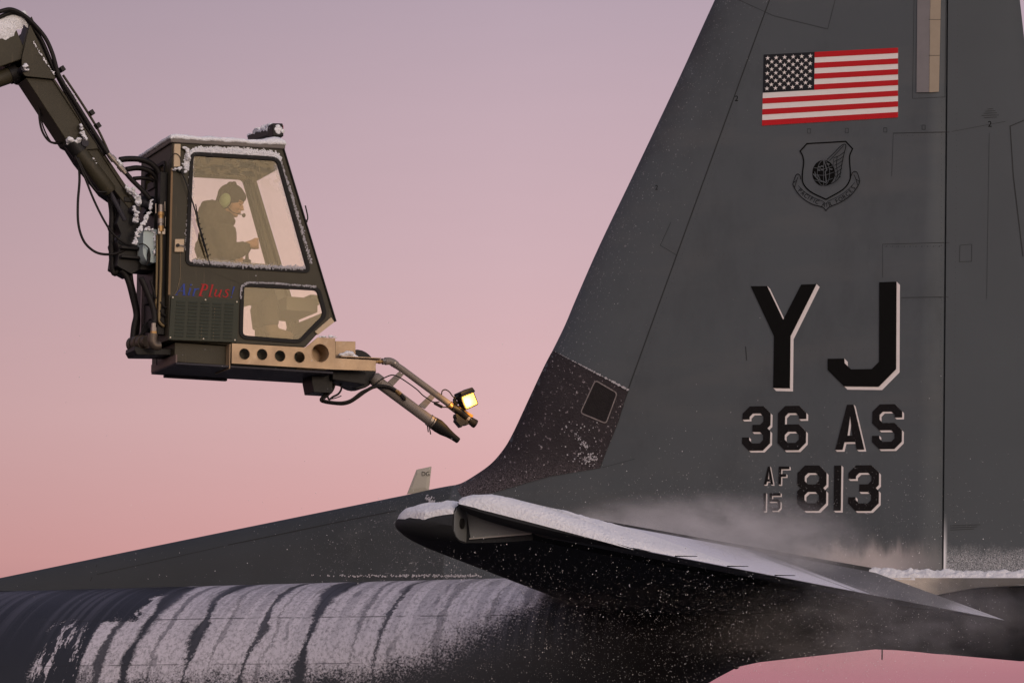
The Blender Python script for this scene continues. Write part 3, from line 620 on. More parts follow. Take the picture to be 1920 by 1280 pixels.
# drain cover in the fairing, root fairing
fairing = [(1037, 657), (1178, 731), (1160, 790), (1125, 877), (1030, 893), (930, 922), (868, 935)]
le_part = [tuple(p) for p in LEs if .66 < p.y < AF.xz(1037, 657)[1] and p.x > -4.4]
poly = [tuple(Vector(p) + Vector((.008, 0))) for p in le_part] + [fp(*p) for p in fairing]
root = obj('root_fairing', decal([[poly]], .005, .06), 'fairing', plane, True)
hatch = roundpoly([fp(*p) for p in ((1117, 713), (1158, 737), (1137, 794), (1089, 774))], .03)
obj('hatch', decal([[hatch]], .008, .08), 'black_paint', root)
M['hatch_dark'] = mat('hatch_dark', (.02, .017, .018), .8, var=.4, scale=30, bump=.5, bscale=90); root.children[0].data.materials[0] = M['hatch_dark']
M['rimfrost'] = mat('rim_frost', (.24, .21, .21), .9, var=.7, scale=40)
obj('hatch_rim', decal(ribbon(hatch + [hatch[0]], .010, False), .011, .08), M['rimfrost'], root)
# ragged frost along the fairing's upper edge
fb = []; e1, e2 = Vector((1037, 657)), Vector((1178, 731))
for i in range(70):
    p = e1.lerp(e2, (i + random.random()) / 70); q = Vector(fp(p.x, p.y)); r_ = random.uniform(.003, .013) * (0.4 + i / 70)
    fb.append([[tuple(q + Vector((math.cos(k * 1.05), math.sin(k * 1.05) * .8 + .2)) * r_ * random.uniform(.6, 1.2)) for k in range(6)]])
for i in range(150):
    if i < 60: p = Vector((1104 + random.gauss(0, 10) , 860 + random.gauss(0, 6)))
    elif i < 100: t = random.random(); p = Vector((1080 + 24 * t + random.gauss(0, 3), 812 + 28 * t + random.gauss(0, 3)))
    else: p = Vector((random.uniform(1060, 1128), random.uniform(790, 868)))
    q = Vector(fp(p.x, p.y)); r_ = random.uniform(.002, .009)
    fb.append([[tuple(q + Vector((math.cos(k * 1.25), math.sin(k * 1.25))) * r_ * random.uniform(.6, 1.3)) for k in range(5)]])
obj('frost_crust', decal(fb, .013, 0), M['frost'], root)
# formation light strip
obj('light_strip', decal([[[fp(1721, -60), fp(1746, -60), fp(1743, 174), fp(1719, 174)]]], .012), 'strip_grey', plane)
o = obj('light_strip', decal([[[fp(1745, -60), fp(1766, -60), fp(1761, 173), fp(1742, 174)]]], .012), 'strip_cream', plane)
obj('strip_joint', decal(ribbon([(1742, 38), (1765, 38)], .003), .014), 'seam', o); obj('strip_joint', decal(ribbon([(1742, 105), (1763, 105)], .003), .014), 'seam', o)

dsm = ribbon([(182, 1076), (300, 1050), (420, 1023)], .004) + ribbon([(428, 1021), (540, 998), (640, 977), (742, 957)], .008) + ribbon([(170, 1088), (182, 1058)], .006)
obj('dorsal_seam', decal(dsm, .003, 0), 'seam', plane)
fb = []
for i in range(330):
    if i < 200: p = Vector((random.triangular(560, 912, 880), 1081 - random.random() * 4))
    else: t = random.random(); p = Vector((800 + 44 * t + random.gauss(0, 2 + 4 * t), 932 + 32 * t + random.gauss(0, 3 + 5 * t)))
    q = Vector(fp(p.x, p.y)); r_ = random.uniform(.003, .010)
    fb.append([[tuple(q + Vector((math.cos(k * 1.25), math.sin(k * 1.25))) * r_ * random.uniform(.6, 1.3)) for k in range(5)]])
obj('frost_crumbs', decal(fb, .004, 0), M['frost'], plane)['kind'] = 'stuff'
# white blade antenna on the dorsal fin -----------------------------
def lens(pts, t, y0=0.0):
    g = G(); n_ = len(pts); c = Vector((sum(p[0] for p in pts) / n_, sum(p[1] for p in pts) / n_))
    ins = [tuple(Vector(p).lerp(c, .35)) for p in pts]
    rs = [[(p[0], y0 - t, p[1]) for p in ins], [(p[0], y0 - .002, p[1]) for p in pts], [(p[0], y0 + .002, p[1]) for p in pts], [(p[0], y0 + t, p[1]) for p in ins]]
    return g.rings(rs)
ant = obj('blade_antenna', lens([AF.xz(*p) for p in ((763, 926), (781, 880), (809, 874), (804, 921))], .012), 'cream', plane, False)
p = AF.xz(798, 889.5, -.014); vs, fs = text_mesh('DG', .055)
obj('antenna_lettering', G().add([(p[0] + v.x, -.0155, p[1] + v.y - .01) for v in vs], fs), 'seam', ant)

# fuselage ----------------------------------------------------------
def interp(tab, a):
    if a <= tab[0][0]: return tab[0][1]
    for (x0, y0), (x1, y1) in zip(tab, tab[1:]):
        if a <= x1: t = (a - x0) / (x1 - x0); return y0 + (y1 - y0) * t
    return tab[-1][1]
top = [(-27.5, -1.6), (-26.8, -1.1), (-25, -.55), (-20, -.42), (-8.84, -.33), (-4.1, -.17), (-1.2, -.07), (.7, -.13), (1.6, -.18), (2.6, -.28)]
bot = [(-27.5, -2.4), (-26.8, -3.4), (-25, -4.2), (-20, -4.45), (-9.2, -4.45), (-6, -3.0), (-2.6, -1.36), (-2.05, -1.02), (-1.75, -.86), (-.55, -.71), (.7, -.80), (1.6, -.66), (2.6, -.40)]
wid = [(-27.5, .35), (-26.8, 1.2), (-25, 1.9), (-20, 2.1), (-9.5, 2.1), (-6, 1.75), (-3.5, 1.15), (-2, .72), (-.8, .42), (0.3, .34), (1.6, .22), (2.6, .04)]
st_ = [-27.5, -27.2, -26.8, -26, -25, -23, -20] + [-18 + i * .5 for i in range(18)] + [-9 + i * .2 for i in range(59)]
rs = []
for a in st_:
    if a > 2.6: break
    T_, B_, Wd = interp(top, a), interp(bot, a), interp(wid, a); c = (T_ + B_) / 2; hh = (T_ - B_) / 2
    rs.append([(a, Wd * math.copysign(abs(math.cos(q)) ** .92, math.cos(q)), c + hh * math.copysign(abs(math.sin(q)) ** .92, math.sin(q))) for q in [2 * math.pi * k / 64 for k in range(64)]])
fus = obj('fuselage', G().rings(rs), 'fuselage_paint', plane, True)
# pale tail cone panel under the rudder, port and starboard
rs = []
for a in [-1.0 + .1 * i for i in range(24)]:
    if a > 1.3: break
    Wd = interp(wid, a) + .012 if a < 1.1 else .07; zt = interp([(-1, -.16), (1.3, -.13)], a); zb = interp([(-1, -.36), (-.3, -.34), (.3, -.22), (1.3, -.16)], a)
    rs.append([(a, -Wd * .98, zt), (a, -Wd, (zt + zb) / 2), (a, -Wd * .97, zb), (a, Wd * .97, zb), (a, Wd, (zt + zb) / 2), (a, Wd * .98, zt)])
obj('tail_cone', G().rings(rs), 'cone', plane, 'angle')
# small fittings beneath the tail
p = AF.pt(1654, 1213, 0); obj('tail_drain', G().tube([p + Vector((0, 0, .02)), p + Vector((0, 0, -.10))], .006, 6).box(p + Vector((-.10, -.01, -.002)), p + Vector((.02, .01, .012))), 'black', plane)
p = AF.pt(1380, 1244, 0); obj('tie_ring', G().tube([p + Vector((math.cos(q) * .028, 0, math.sin(q) * .028 - .01)) for q in [2 * math.pi * k / 12 for k in range(13)]], .006, 6), 'black', plane)

# horizontal stabilizer and elevators ------------------------------------
def naca(s):
    s = max(0, s); return 5 * (.2969 * math.sqrt(s) - .126 * s - .3516 * s * s + .2843 * s ** 3 - .1015 * s ** 4)
HR, HT = -.235, -.350                      # chord height at root and tip
def lerp(a, b, t): return a + (b - a) * t
def hgt(y): return lerp(HR, HT, (abs(y) - .8) / 7.1)
def hinge(y): return lerp(-.54, -.95, (abs(y) - .8) / 7.1)
def tedge(y): return lerp(.56, -.30, (abs(y) - .8) / 7.1)
def ledge(y): return lerp(-3.23, -1.90, (abs(y) - .9) / 6.9) + max(0, abs(y) - 6.5) ** 2 * .06
def stab_sec(sgn, y, le, he, h, tk, ch):
    N_ = 22; U = [((i / N_) ** 1.8) for i in range(N_ + 1)]; up_, lo_ = [], []
    for u in U:
        x = le + (he - le) * u; s = (x - le) / ch; t = naca(min(1, s)) * tk; up_.append((x, sgn * y, h + t)); lo_.append((x, sgn * y, h - t))
    return list(reversed(up_)) + lo_[1:]
DROOP = R(13.5)
for sgn in (-1, 1):
    rs = []
    for y in [.0, .4, .8] + [1.2 + i * .45 for i in range(14)] + [7.33, 7.68]:
        le, he = ledge(y), hinge(y) - .06; ch = tedge(y) - le; rs.append(stab_sec(sgn, y, le, he, hgt(y), ch * .135, ch))
    nm = obj('stabilizer', G().rings(rs), 'stab_paint', plane, 'angle')
    # tip cap: nose only, in front of the elevator horn
    rs = []
    for y, dl, f in ((7.68, 0, 1), (7.75, .01, 1), (7.80, .035, .95), (7.85, .08, .82), (7.89, .15, .60), (7.915, .24, .30)):
        le = ledge(y) + dl; ch = tedge(7.5) - ledge(7.5); rs.append(stab_sec(sgn, y, le, -1.40, hgt(y), ch * .135 * f, ch))
    tip = obj('tip_cap', G().rings(rs), 'stab_paint', nm, 'angle')
    obj('tip_snow', G(), 'snow', nm) if False else None
    # end rib seen in the horn's recess
    obj('web', plate(G(), [[(-1.403, -1)]], 0, 0), 'rib', tip) if False else None
    cpt = [(sgn * yy, hgt(yy) + s_ * naca((-1.40 - ledge(7.5)) / (tedge(7.5) - ledge(7.5))) * (tedge(7.5) - ledge(7.5)) * .135 * f_ * .93) for s_ in (1, -1) for yy, f_ in (((7.685, 1), (7.80, .93), (7.85, .78), (7.885, .5)) if s_ == 1 else ((7.885, .5), (7.85, .78), (7.80, .93), (7.685, 1)))]
    obj('web_plate', plate(G(), [cpt], -1.400, -1.396, 'x'), 'rib', tip)
    obj('end_rib', plate(G(), [[(-1.40, hgt(7.68) + .080), (-1.0, hgt(7.68) + .055), (-1.0, hgt(7.68) - .050), (-1.37, hgt(7.68) - .080)]], sgn * 7.684, sgn * 7.690), 'rib', nm)
    obj('rib_flange', G().obox((-1.19, sgn * 7.69, hgt(7.68) - .068), (.185, 0, .0152), (0, .006, 0), (0, 0, .004)), 'alu_pale_', nm)
    g = G(); g.tube([(-1.396, sgn * 7.78, hgt(7.6) - .005), (-1.384, sgn * 7.78, hgt(7.6) - .005)], .030, 14); obj('web_hole', g, 'black', tip)
    # elevator
    def esec(y, nose, te, tk):
        he, h = hinge(y), hgt(y); N_ = 16; up_, lo_ = [], []
        L = te - (he - nose)
        for i in range(N_ + 1):
            u = (i / N_) ** 1.5; x = -nose + L * u
            if nose > .2: t = naca(min(1, u)) * tk * L / .62
            else: t = tk * (math.sqrt(max(0, 1 - ((x) / nose) ** 2)) if x < 0 else max(0, 1 - x / (te - he)) ** .95 + .012)
            up_.append((x, t)); lo_.append((x, -t))
        R_ = list(reversed(up_)) + lo_[1:]
        return [(he + x * math.cos(DROOP) + z * math.sin(DROOP), sgn * y, h - x * math.sin(DROOP) + z * math.cos(DROOP)) for x, z in R_]
    rs = [esec(y, .085, tedge(y), lerp(.115, .07, (y - .8) / 7.1)) for y in [.55, .8] + [1.3 + .5 * i for i in range(12)] + [7.30, 7.69]]
    el = obj('elevator', G().rings(rs), 'elev_top', plane, 'angle')
    rs = [esec(y, .48 - d, tedge(7.8) - d * .2, f) for y, d, f in ((7.695, 0, .068), (7.75, 0, .068), (7.82, .01, .066), (7.88, .03, .05), (7.92, .06, .02))]
    obj('elevator_horn', G().rings(rs), 'stab_paint', el, 'angle')
    for k in range(3):
        y = 7.35 - k * .80; x, h = tedge(y), hgt(y) - (tedge(y) - hinge(y)) * math.sin(DROOP)
        obj('static_wick', G().tube([(x - .02, sgn * y, h + .004), (x + .11, sgn * y, h + .004)], [.004, .002], 5), 'black', el)

# =================================================================== SNOW ON THE TAIL
def snow_loft(name, rows, label, thick, nz_s=9, amp=.35):
    """rows: list of polylines (points on the surface, with outward normal). Builds a puffy layer above them"""
    g = G(); nr, nc = len(rows), len(rows[0]); top_, bot_ = [], []
    for i, row in enumerate(rows):
        for j, (p, n_) in enumerate(row):
            e = min(i, nr - 1 - i) / (nr / 2); f = min(j, nc - 1 - j) / (nc / 2)
            k = max(0, min(1, e * 12.0)) ** .5 * max(0, min(1, f * 4.0)) ** .5
            t = thick(i / (nr - 1), j / (nc - 1)) if callable(thick) else thick
            w = 1 + amp * fbm(p, nz_s)
            top_.append(Vector(p) + Vector(n_) * (t * k * w - .006)); bot_.append(Vector(p) - Vector(n_) * .012)
    F = [[i * nc + j, i * nc + j + 1, (i + 1) * nc + j + 1, (i + 1) * nc + j] for i in range(nr - 1) for j in range(nc - 1)]
    g.add(top_, F)
    return g
# snow ridge on the horn and outer elevator
rows = []
NR = 170
for i in range(NR + 1):
    y = 7.93 - 3.0 * (i / NR); horn = y > 7.69
    he, h = hinge(y), hgt(y); row = []
    nose = .46 if horn else .03; te = tedge(min(y, 7.85)) - he
    if horn and y > 7.86: nose -= (y - 7.86) * .5
    drape = max(0, (y - 7.84) / .09)
    for j in range(41):
        u = j / 40; x = -nose + (te + nose) * u * .985
        if horn: zz = naca(min(1, (x + .48) / (te + .48))) * .068 * (te + .48) / .62
        else: zz = (.07 if y > 6 else .08) * ((1 - max(0, x) / te) ** .95 + .012)
        c_, s_ = math.cos(DROOP), math.sin(DROOP)
        zz *= 1 - .9 * drape * drape
        row.append((Vector((he + x * c_ + zz * s_, -y, h - x * s_ + zz * c_)), Vector((s_, -.5 * drape, c_)) if u > .12 else Vector((-.45, -.1 - .5 * drape, .85)).normalized()))
    rows.append(row)
fall = lambda i, j: (.046 if i < .14 else .046 * max(.0, 1 - (i - .14) * 1.22) ** 1.2 - .008 * i) * (.7 + .3 * (1 - j))
g = snow_loft('snow', rows, None, fall, 16, .18)
sn_el = obj('snow_on_elevator', g, 'snow', None, True, frame=AF)
tag(sn_el, 'thick soft snow ridge lying on the raised elevator horn and outer elevator', 'snow', 'stuff')
rows = []
for i in range(40):
    y = 7.905 - .225 * i / 39; le = ledge(y) + (0 if y < 7.74 else (y - 7.74) ** 2 * 6.5); ch = tedge(7.5) - ledge(7.5); row = []
    for j in range(30):
        x = le + .015 + (-1.40 - le - .015) * (j / 29); f = 1 if y < 7.78 else max(.3, 1 - (y - 7.78) * 3.6)
        row.append((Vector((x, -y, hgt(y) + naca((x - le) / ch) * ch * .135 * f)), Vector((0, -.25, 1)).normalized()))
    rows.append(row)
o = obj('snow_on_stabilizer_tip', snow_loft('s', rows, None, .028, 18, .18), 'snow', None, True, frame=AF)
tag(o, 'snow cap on the rounded nose of the stabilizer tip', 'snow', 'stuff')
# ledge of snow at the foot of fin and rudder
rows = []
for i in range(260):
    a = -1.35 + 2.75 * i / 259; row = []; Wd = max(.12, interp(wid, a))
    for j in range(16):
        u = j / 15; yy = -Wd * 1.02 + (Wd * 1.02 - max(.02, surfT(min(a, 1.0), .04) - .01)) * u if a < 1.1 else -.12 + .12 * u
        zz = interp(top, a) - .06 + (.05 + min(0.08, max(0, a) * .06)) * math.sin(u * 1.5)
        row.append((Vector((a, yy, zz)), Vector((0, -.25, 1)).normalized()))
    rows.append(row)
g = snow_loft('s', rows, None, lambda i, j: (.030 + .02 * j) * min(1, .25 + i * 3), 15, .45)
o = obj('snow_on_tail_ledge', g, 'snow', None, True, frame=AF); tag(o, 'rough bank of snow along the foot of the fin and rudder', 'snow', 'stuff')
exec_later = []
#PART2
# =================================================================== DEICING BOOM AND CAB
B = .375; D = .75
boom = empty('deicing_boom', KF)
tag(boom, 'olive deicing boom carrying an enclosed operator cab and a twin spray nozzle', 'deicer')
k2 = lambda x, y, Y=0.0: KF.xz(x, y, Y)
k3 = lambda x, y, Y=B: KF.pt(x, y, Y)
side = [k2(*p) for p in ((323, 268), (530, 279), (628, 603), (593, 628), (573, 650), (436, 643), (315, 638))]
uw_out = roundpoly([k2(*p) for p in ((357, 286), (522, 296), (582, 511), (348, 497))], .055, 6)
lw_out = roundpoly([k2(*p) for p in ((452, 531), (598, 539), (612, 592), (562, 643), (449, 634))], [.05, .05, .05, .05, .06], 6)
uw_hole, lw_hole = inset(uw_out, .012), inset(lw_out, .012)
g = G(); plate(g, [side, uw_hole, lw_hole], 0, .035); plate(g, [side, uw_hole, lw_hole], D - .035, D)
zt, zb = side[0][1], side[-1][1]
# rear wall with its own window
rw = roundpoly([(.16, .95), (D - .12, .95), (D - .12, 1.40), (.16, 1.40)], .04)
plate(g, [[(.035, .0), (D - .035, .0), (D - .035, zt), (.035, zt)], rw], side[-1][0] + .001, side[-1][0] + .031, 'x')
E0, E1, E2, E3 = [Vector((side[i][0], 0, side[i][1])) for i in (1, 2, 3, 4)]
def slab(g, a, b, y0, y1, th, mi=0):
    d = (b - a).normalized(); n_ = Vector((-d.z, 0, d.x)) * th; c = (a + b) / 2 + n_ / 2
    g.obox((c.x, (y0 + y1) / 2, c.z), (b - a) / 2, (0, (y1 - y0) / 2, 0), n_ / 2, mi)
sgnn = -1
slab(g, E0, E0 + (E1 - E0) * .09, .036, D - .036, -.03); slab(g, E1 - (E1 - E0) * .07, E1, .036, D - .036, -.03)
slab(g, E0 + (E1 - E0) * .09, E1 - (E1 - E0) * .07, .036, .085, -.03); slab(g, E0 + (E1 - E0) * .09, E1 - (E1 - E0) * .07, D - .085, D - .036, -.03)
slab(g, E1, E2, .036, D - .036, -.02); slab(g, E2, E3, .036, D - .036, -.02)
g.box((side[-1][0] + .032, .036, .0), (side[4][0] - .02, D - .036, .025))
shell = obj('cab_shell', g, 'olive', boom, False, .004)
# lining seen from inside on the far wall and pillars
g = G(); plate(g, [inset(side, .03), inset(uw_out, -.012), inset(lw_out, -.012)], D - .045, D - .036); obj('cab_lining', g, 'inner', shell)
# roof
g = G(); zr = 1.0
r0, r1 = Vector((k2(322, 268)[0] - .012, 0, k2(322, 268)[1])), Vector((k2(531, 280)[0] + .012, 0, k2(531, 280)[1]))
g.obox(((r0.x + r1.x) / 2, D / 2, (r0.z + r1.z) / 2 + .026), (r1 - r0) / 2, (0, D / 2 + .018, 0), (0, 0, .026)); roof = obj('roof', g, 'alu_pale', boom, False, .008)
M['roof_grey'] = mat('roof_grey', (.16, .14, .13), .6, var=.2); roof.data.materials[0] = M['roof_grey']
# snow on the roof
g = G(); nx, ny = 90, 40
tp, F = [], []
for i in range(nx + 1):
    for j in range(ny + 1):
        u, v = i / nx, j / ny; x = lerp(r0.x - .012, r1.x + .012, u); y = lerp(-.03, D + .03, v); z0 = lerp(r0.z, r1.z, u) + .050
        e = min(min(u, 1 - u) * 26, min(v, 1 - v) * 13, 1) ** .5
        h = .026 * e * (1 + .45 * fbm((x, y, 0), 7)) + (.024 * max(0, 1 - ((u - .92) / .10) ** 2) * e)
        tp.append((x, y, z0 + h - .002 if e > .05 else z0 - .012 - .012 * abs(nz((x * 14, y * 14, 0)))))
g.add(tp, [[i * (ny + 1) + j, (i + 1) * (ny + 1) + j, (i + 1) * (ny + 1) + j + 1, i * (ny + 1) + j + 1] for i in range(nx) for j in range(ny)])
# skirts of the snow sheet
o = obj('snow_on_cab_roof', g, 'snow', None, True, frame=KF); tag(o, 'even blanket of snow covering the cab roof', 'snow', 'stuff')
o.modifiers.new('s', 'SOLIDIFY').thickness = .02
# window rubber, glass
def frost_up(nb):
    x0, z0 = k2(357, 286); x1, z1 = k2(582, 511); zt_ = k2(440, 291)[1]; zb_ = k2(460, 505)[1]
    n1 = nb.noise((1, 1, 1), 11, 5, .65); n2 = nb.noise((1, 1, 1), 45, 4, .7, 3)
    bottom = nb.mr(nb.math('ADD', nb.z, nb.math('MULTIPLY', n2, -.09)), zb_ - .06, zb_ + .03, 1, 0)
    sl_ = (k2(582, 511)[0] - k2(522, 296)[0]) / (k2(582, 511)[1] - k2(522, 296)[1])
    right = nb.math('SUBTRACT', nb.x, nb.math('MULTIPLY', nb.z, sl_)); xr = k2(582, 511)[0] - k2(582, 511)[1] * sl_
    rgt = nb.mr(nb.math('ADD', right, nb.math('MULTIPLY', n1, .10)), xr - .02, xr + .05)
    left = nb.mr(nb.math('ADD', nb.x, nb.math('MULTIPLY', n2, -.07)), x0 - .03, x0 + .01, 1, 0)
    m_ = nb.math('MAXIMUM', nb.math('MAXIMUM', bottom, rgt), left)
    return nb.math('MULTIPLY', m_, .72)
def melt(nb, f):
    zt_ = k2(440, 291)[1]; top_ = nb.mr(nb.math('ADD', nb.z, nb.math('MULTIPLY', nb.x, .10)), zt_ - .20, zt_ - .08)
    blot = nb.mr(nb.noise((1, 1, 1.3), 13, 5, .62, 8, .5), .50, .54)
    drip = nb.mr(nb.noise((9, 1, 1.0), 4.0, 5, .7, 31), .66, .70)
    a = nb.math('MULTIPLY', top_, nb.math('MULTIPLY', blot, -.17)); b = nb.math('MULTIPLY', top_, .13); c = nb.math('MULTIPLY', drip, -.04)
    return nb.math('MAXIMUM', nb.math('ADD', nb.math('ADD', f, a), nb.math('ADD', b, c)), .01)
M['glass_up'] = glass('glass_upper', frost_up, .085, (.05, .095), filmfn=melt)
M['glass_lo'] = glass('glass_lower', lambda nb: nb.mr(nb.noise((1, 1, 1), 30, 4, .7), .7, .85, 0, .2), .11)
M['glass_far'] = glass('glass_far', lambda nb: nb.mr(nb.noise((1, 1, 1), 4, 5, .7), .5, .9, .0, .18), .03, (.02, .05))
for nm, ol, gm in (('upper_window', uw_out, 'glass_up'), ('lower_window', lw_out, 'glass_lo')):
    g = G(); plate(g, [inset(ol, -.006), inset(ol, .024)], -.010, .012); w_ = obj(nm, g, 'rubber', boom, False, .004)
    g = G(); plate(g, [inset(ol, .016)], .006, .006); obj('pane', g, gm, w_)
    g = G(); plate(g, [inset(ol, -.006), inset(ol, .024)], D - .012, D + .010); w2 = obj(nm, g, 'rubber', boom)
    g = G(); plate(g, [inset(ol, .016)], D - .006, D - .006); obj('pane', g, 'glass_far', w2)
g = G(); a, b = E0 + (E1 - E0) * .085, E1 - (E1 - E0) * .065; n_ = Vector(((E1 - E0).z, 0, -(E1 - E0).x)).normalized() * -.012
g.add([a + Vector((0, .07, 0)) + n_, b + Vector((0, .07, 0)) + n_, b + Vector((0, D - .07, 0)) + n_, a + Vector((0, D - .07, 0)) + n_], [(0, 1, 2, 3)]); obj('windscreen', g, 'glass_far', boom)
g = G(); plate(g, [[(p[0], p[1]) for p in inset(rw, -.01)]], side[-1][0] + .012, side[-1][0] + .012, 'x')
wr = obj('rear_window', plate(G(), [inset(rw, -.014), inset(rw, .012)], side[-1][0] - .006, side[-1][0] + .0005, 'x'), 'rubber', boom); obj('pane', g, 'glass_far', wr)
# frost crust round the upper window
def crust(path, w, t, n, ydir=-1, sd=1, y0=-.002):
    rnd = random.Random(sd); g = G(); P_ = [Vector(p) for p in path]; L = [0]
    for a, b in zip(P_, P_[1:]): L.append(L[-1] + (b - a).length)
    for k in range(n):
        s_ = rnd.random() * L[-1]; i = next(j for j in range(1, len(L)) if L[j] >= s_); p = P_[i - 1].lerp(P_[i], (s_ - L[i - 1]) / max(1e-6, L[i] - L[i - 1]))
        d = (P_[i] - P_[i - 1]).normalized(); n_ = Vector((-d.y, d.x)); off = rnd.gauss(0, w); p = p + n_ * off; r_ = rnd.uniform(.45, 1.3) * t
        c = Vector((p.x, y0, p.y)); q0 = rnd.random() * 6
        ring = [c + Vector((math.cos(q0 + q) * r_ * rnd.uniform(.6, 1.25), 0, math.sin(q0 + q) * r_ * rnd.uniform(.6, 1.25))) for q in (0, 1.05, 2.1, 3.14, 4.2, 5.24)]
        g.add(ring + [c + Vector((0, ydir * r_ * .8, 0))], [[j, (j + 1) % 6, 6] for j in range(6)])
    return g
up_path = [k2(*p) for p in ((349, 470), (355, 380), (358, 300), (362, 286), (378, 282), (440, 284), (512, 290), (524, 296), (540, 350), (565, 440), (578, 490))]
o = obj('frost_on_window_rim', crust([k2(*p) for p in ((350, 318), (352, 300), (357, 287), (372, 282), (440, 283), (512, 290), (526, 300))], .011, .0095, 2600, sd=2), 'snow', None, False, frame=KF); tag(o, 'white crust of frost along the top of the big cab window', 'frost', 'stuff')
o = obj('frost_on_window_side', crust([k2(*p) for p in ((350, 470), (356, 380), (358, 300))], .008, .007, 420, sd=3), 'frost', None, False, frame=KF); tag(o, 'thin frost down the rear edge of the big cab window', 'frost', 'stuff')
o = obj('frost_on_front_pillar', crust([k2(*p) for p in ((524, 300), (545, 360), (566, 430), (583, 495))], .006, .006, 420, sd=4), 'frost', None, False, frame=KF); tag(o, 'speckled frost down the sloping front pillar of the cab', 'frost', 'stuff')
o = obj('frost_below_window', crust([k2(*p) for p in ((360, 490), (400, 494), (480, 500), (572, 503))], .007, .006, 700, sd=5, y0=-.011), 'frost', None, False, frame=KF); tag(o, 'icy crumbs along the bottom edge of the big cab window', 'frost', 'stuff')
o = obj('frost_on_lower_window', crust([k2(*p) for p in ((450, 560), (452, 537), (466, 530), (520, 532), (592, 538))], .004, .0045, 420, sd=6, y0=-.011), 'frost', None, False, frame=KF); tag(o, 'thin line of frost on top of the small lower cab window', 'frost', 'stuff')
# louvred panel
pv = [k2(*p) for p in ((320, 556), (447, 563), (443, 642), (315, 637))]
g = G(); plate(g, [pv], -.016, -.001)
def pq(u, v): a = Vector(pv[0]).lerp(Vector(pv[1]), u); b = Vector(pv[3]).lerp(Vector(pv[2]), u); return a.lerp(b, v)
for c_ in range(5):
    for r_ in range(11):
        u0, u1 = .08 + c_ * .178, .08 + c_ * .178 + .13; v0 = .09 + r_ * .079; a, b, c, d = pq(u0, v0), pq(u1, v0), pq(u1, v0 + .045), pq(u0, v0 + .045)
        g.add([(a.x, -.0165, a.y), (b.x, -.0165, b.y), (c.x, -.0215, c.y), (d.x, -.0215, d.y), (c.x, -.0165, c.y), (d.x, -.0165, d.y)], [(0, 1, 2, 3), (3, 2, 4, 5), (0, 3, 5), (1, 4, 2)])
vp = obj('louvre_panel', g, 'olive_green', boom, False)
for u, v in ((.02, .03), (.5, .04), (.965, .05), (.02, .955), (.5, .955), (.965, .955)):
    p = pq(u, v); obj('screw', G().ball((p.x, -.020, p.y), (.0075, .006, .0075), 8, 6), 'screw', vp, True)
g = G()
for u, v0, v1 in ((.47, .62, 1.0), (.645, .22, 1.0)):
    for k in range(11):
        v = lerp(v0, v1, k / 11); p = pq(u, v); q = pq(u, v + .05 * (v1 - v0)); g.obox(((p.x + q.x) / 2, -.0172, (p.y + q.y) / 2), (.0014, 0, 0), (0, .0006, 0), (0, 0, (p.y - q.y) / 2 * 1.0))
M['drip'] = mat('dried_drip', (.22, .17, .11), .8); obj('drip_mark', g, 'drip', vp)
M['cornerm'] = mat('corner_strip', (.17, .11, .06), .5, metal=.2, var=.3)
# trims, hinges, latch
g = G(); plate(g, [[k2(*p) for p in ((325, 271), (337, 271), (336, 314), (324, 314))]], -.024, -.001); obj('pillar_cover', g, 'alu_pale', boom, False, .004)
g = G(); plate(g, [[k2(*p) for p in ((320, 316), (323.5, 316), (318.5, 553), (314.5, 553))]], -.012, .0); obj('corner_strip', g, 'cornerm', boom); 
g = G(); plate(g, [[k2(*p) for p in ((327, 449), (344, 449), (343, 473), (326, 473))]], -.020, -.001); la = obj('door_latch', g, 'alu_pale', boom, False, .002)
p = k3(333, 460, -.024); obj('lock_barrel', G().tube([p, p + Vector((0, -.012, 0))], .013, 12), 'black', la)
obj('grip', G().tube([k3(337, 460, -.03), k3(344, 460, -.045), k3(347, 462, -.03)], .005, 6), 'steel', la)
g = G(); plate(g, [[k2(*p) for p in ((620, 595), (626, 604), (595, 628), (589, 622))]], -.014, -.001); obj('nose_trim', g, 'alu_pale', boom, False, .003)
g = G(); g.tube([k3(338, 473, -.003), k3(338, 520, -.003), k3(332, 545, -.003), k3(327, 553, -.003)], .002, 5); obj('cable', g, 'drip', boom)
g = G(); slab(g, E0 + Vector((0, 0, .0)), E1, -.012, .034, .010); obj('front_seal', g, 'rubber', boom)
# lettering on the cab side
def stroke(g, pts, w, y=-.004):
    for k, (a, b) in enumerate(zip(pts, pts[1:])):
        a_, b_ = Vector(a[:2]), Vector(b[:2]); d = (b_ - a_).normalized(); n_ = Vector((-d.y, d.x)); wa = (a[2] if len(a) > 2 else w) / 2; wb = (b[2] if len(b) > 2 else w) / 2; e = d * .15
        q = [a_ - e + n_ * wa, b_ + e + n_ * wb, b_ + e - n_ * wb, a_ - e - n_ * wa]
        P_ = [KF.pt(300 + p.x / 4.571, 500 + p.y / 4.571, y - len(g.f) * .00002) for p in q]; g.add(P_, [(0, 1, 2, 3)])
lb = G()
stroke(lb, [(138, 240), (205, 147)], 5); stroke(lb, [(205, 147), (207, 240)], 17); stroke(lb, [(165, 208), (207, 209)], 5); stroke(lb, [(128, 241), (156, 242)], 4); stroke(lb, [(190, 243), (224, 244)], 4)
stroke(lb, [(262, 185), (243, 240)], 13); stroke(lb, [(250, 187), (268, 184)], 5); stroke(lb, [(236, 243), (262, 244)], 5); stroke(lb, [(262, 150), (268, 162)], 13)
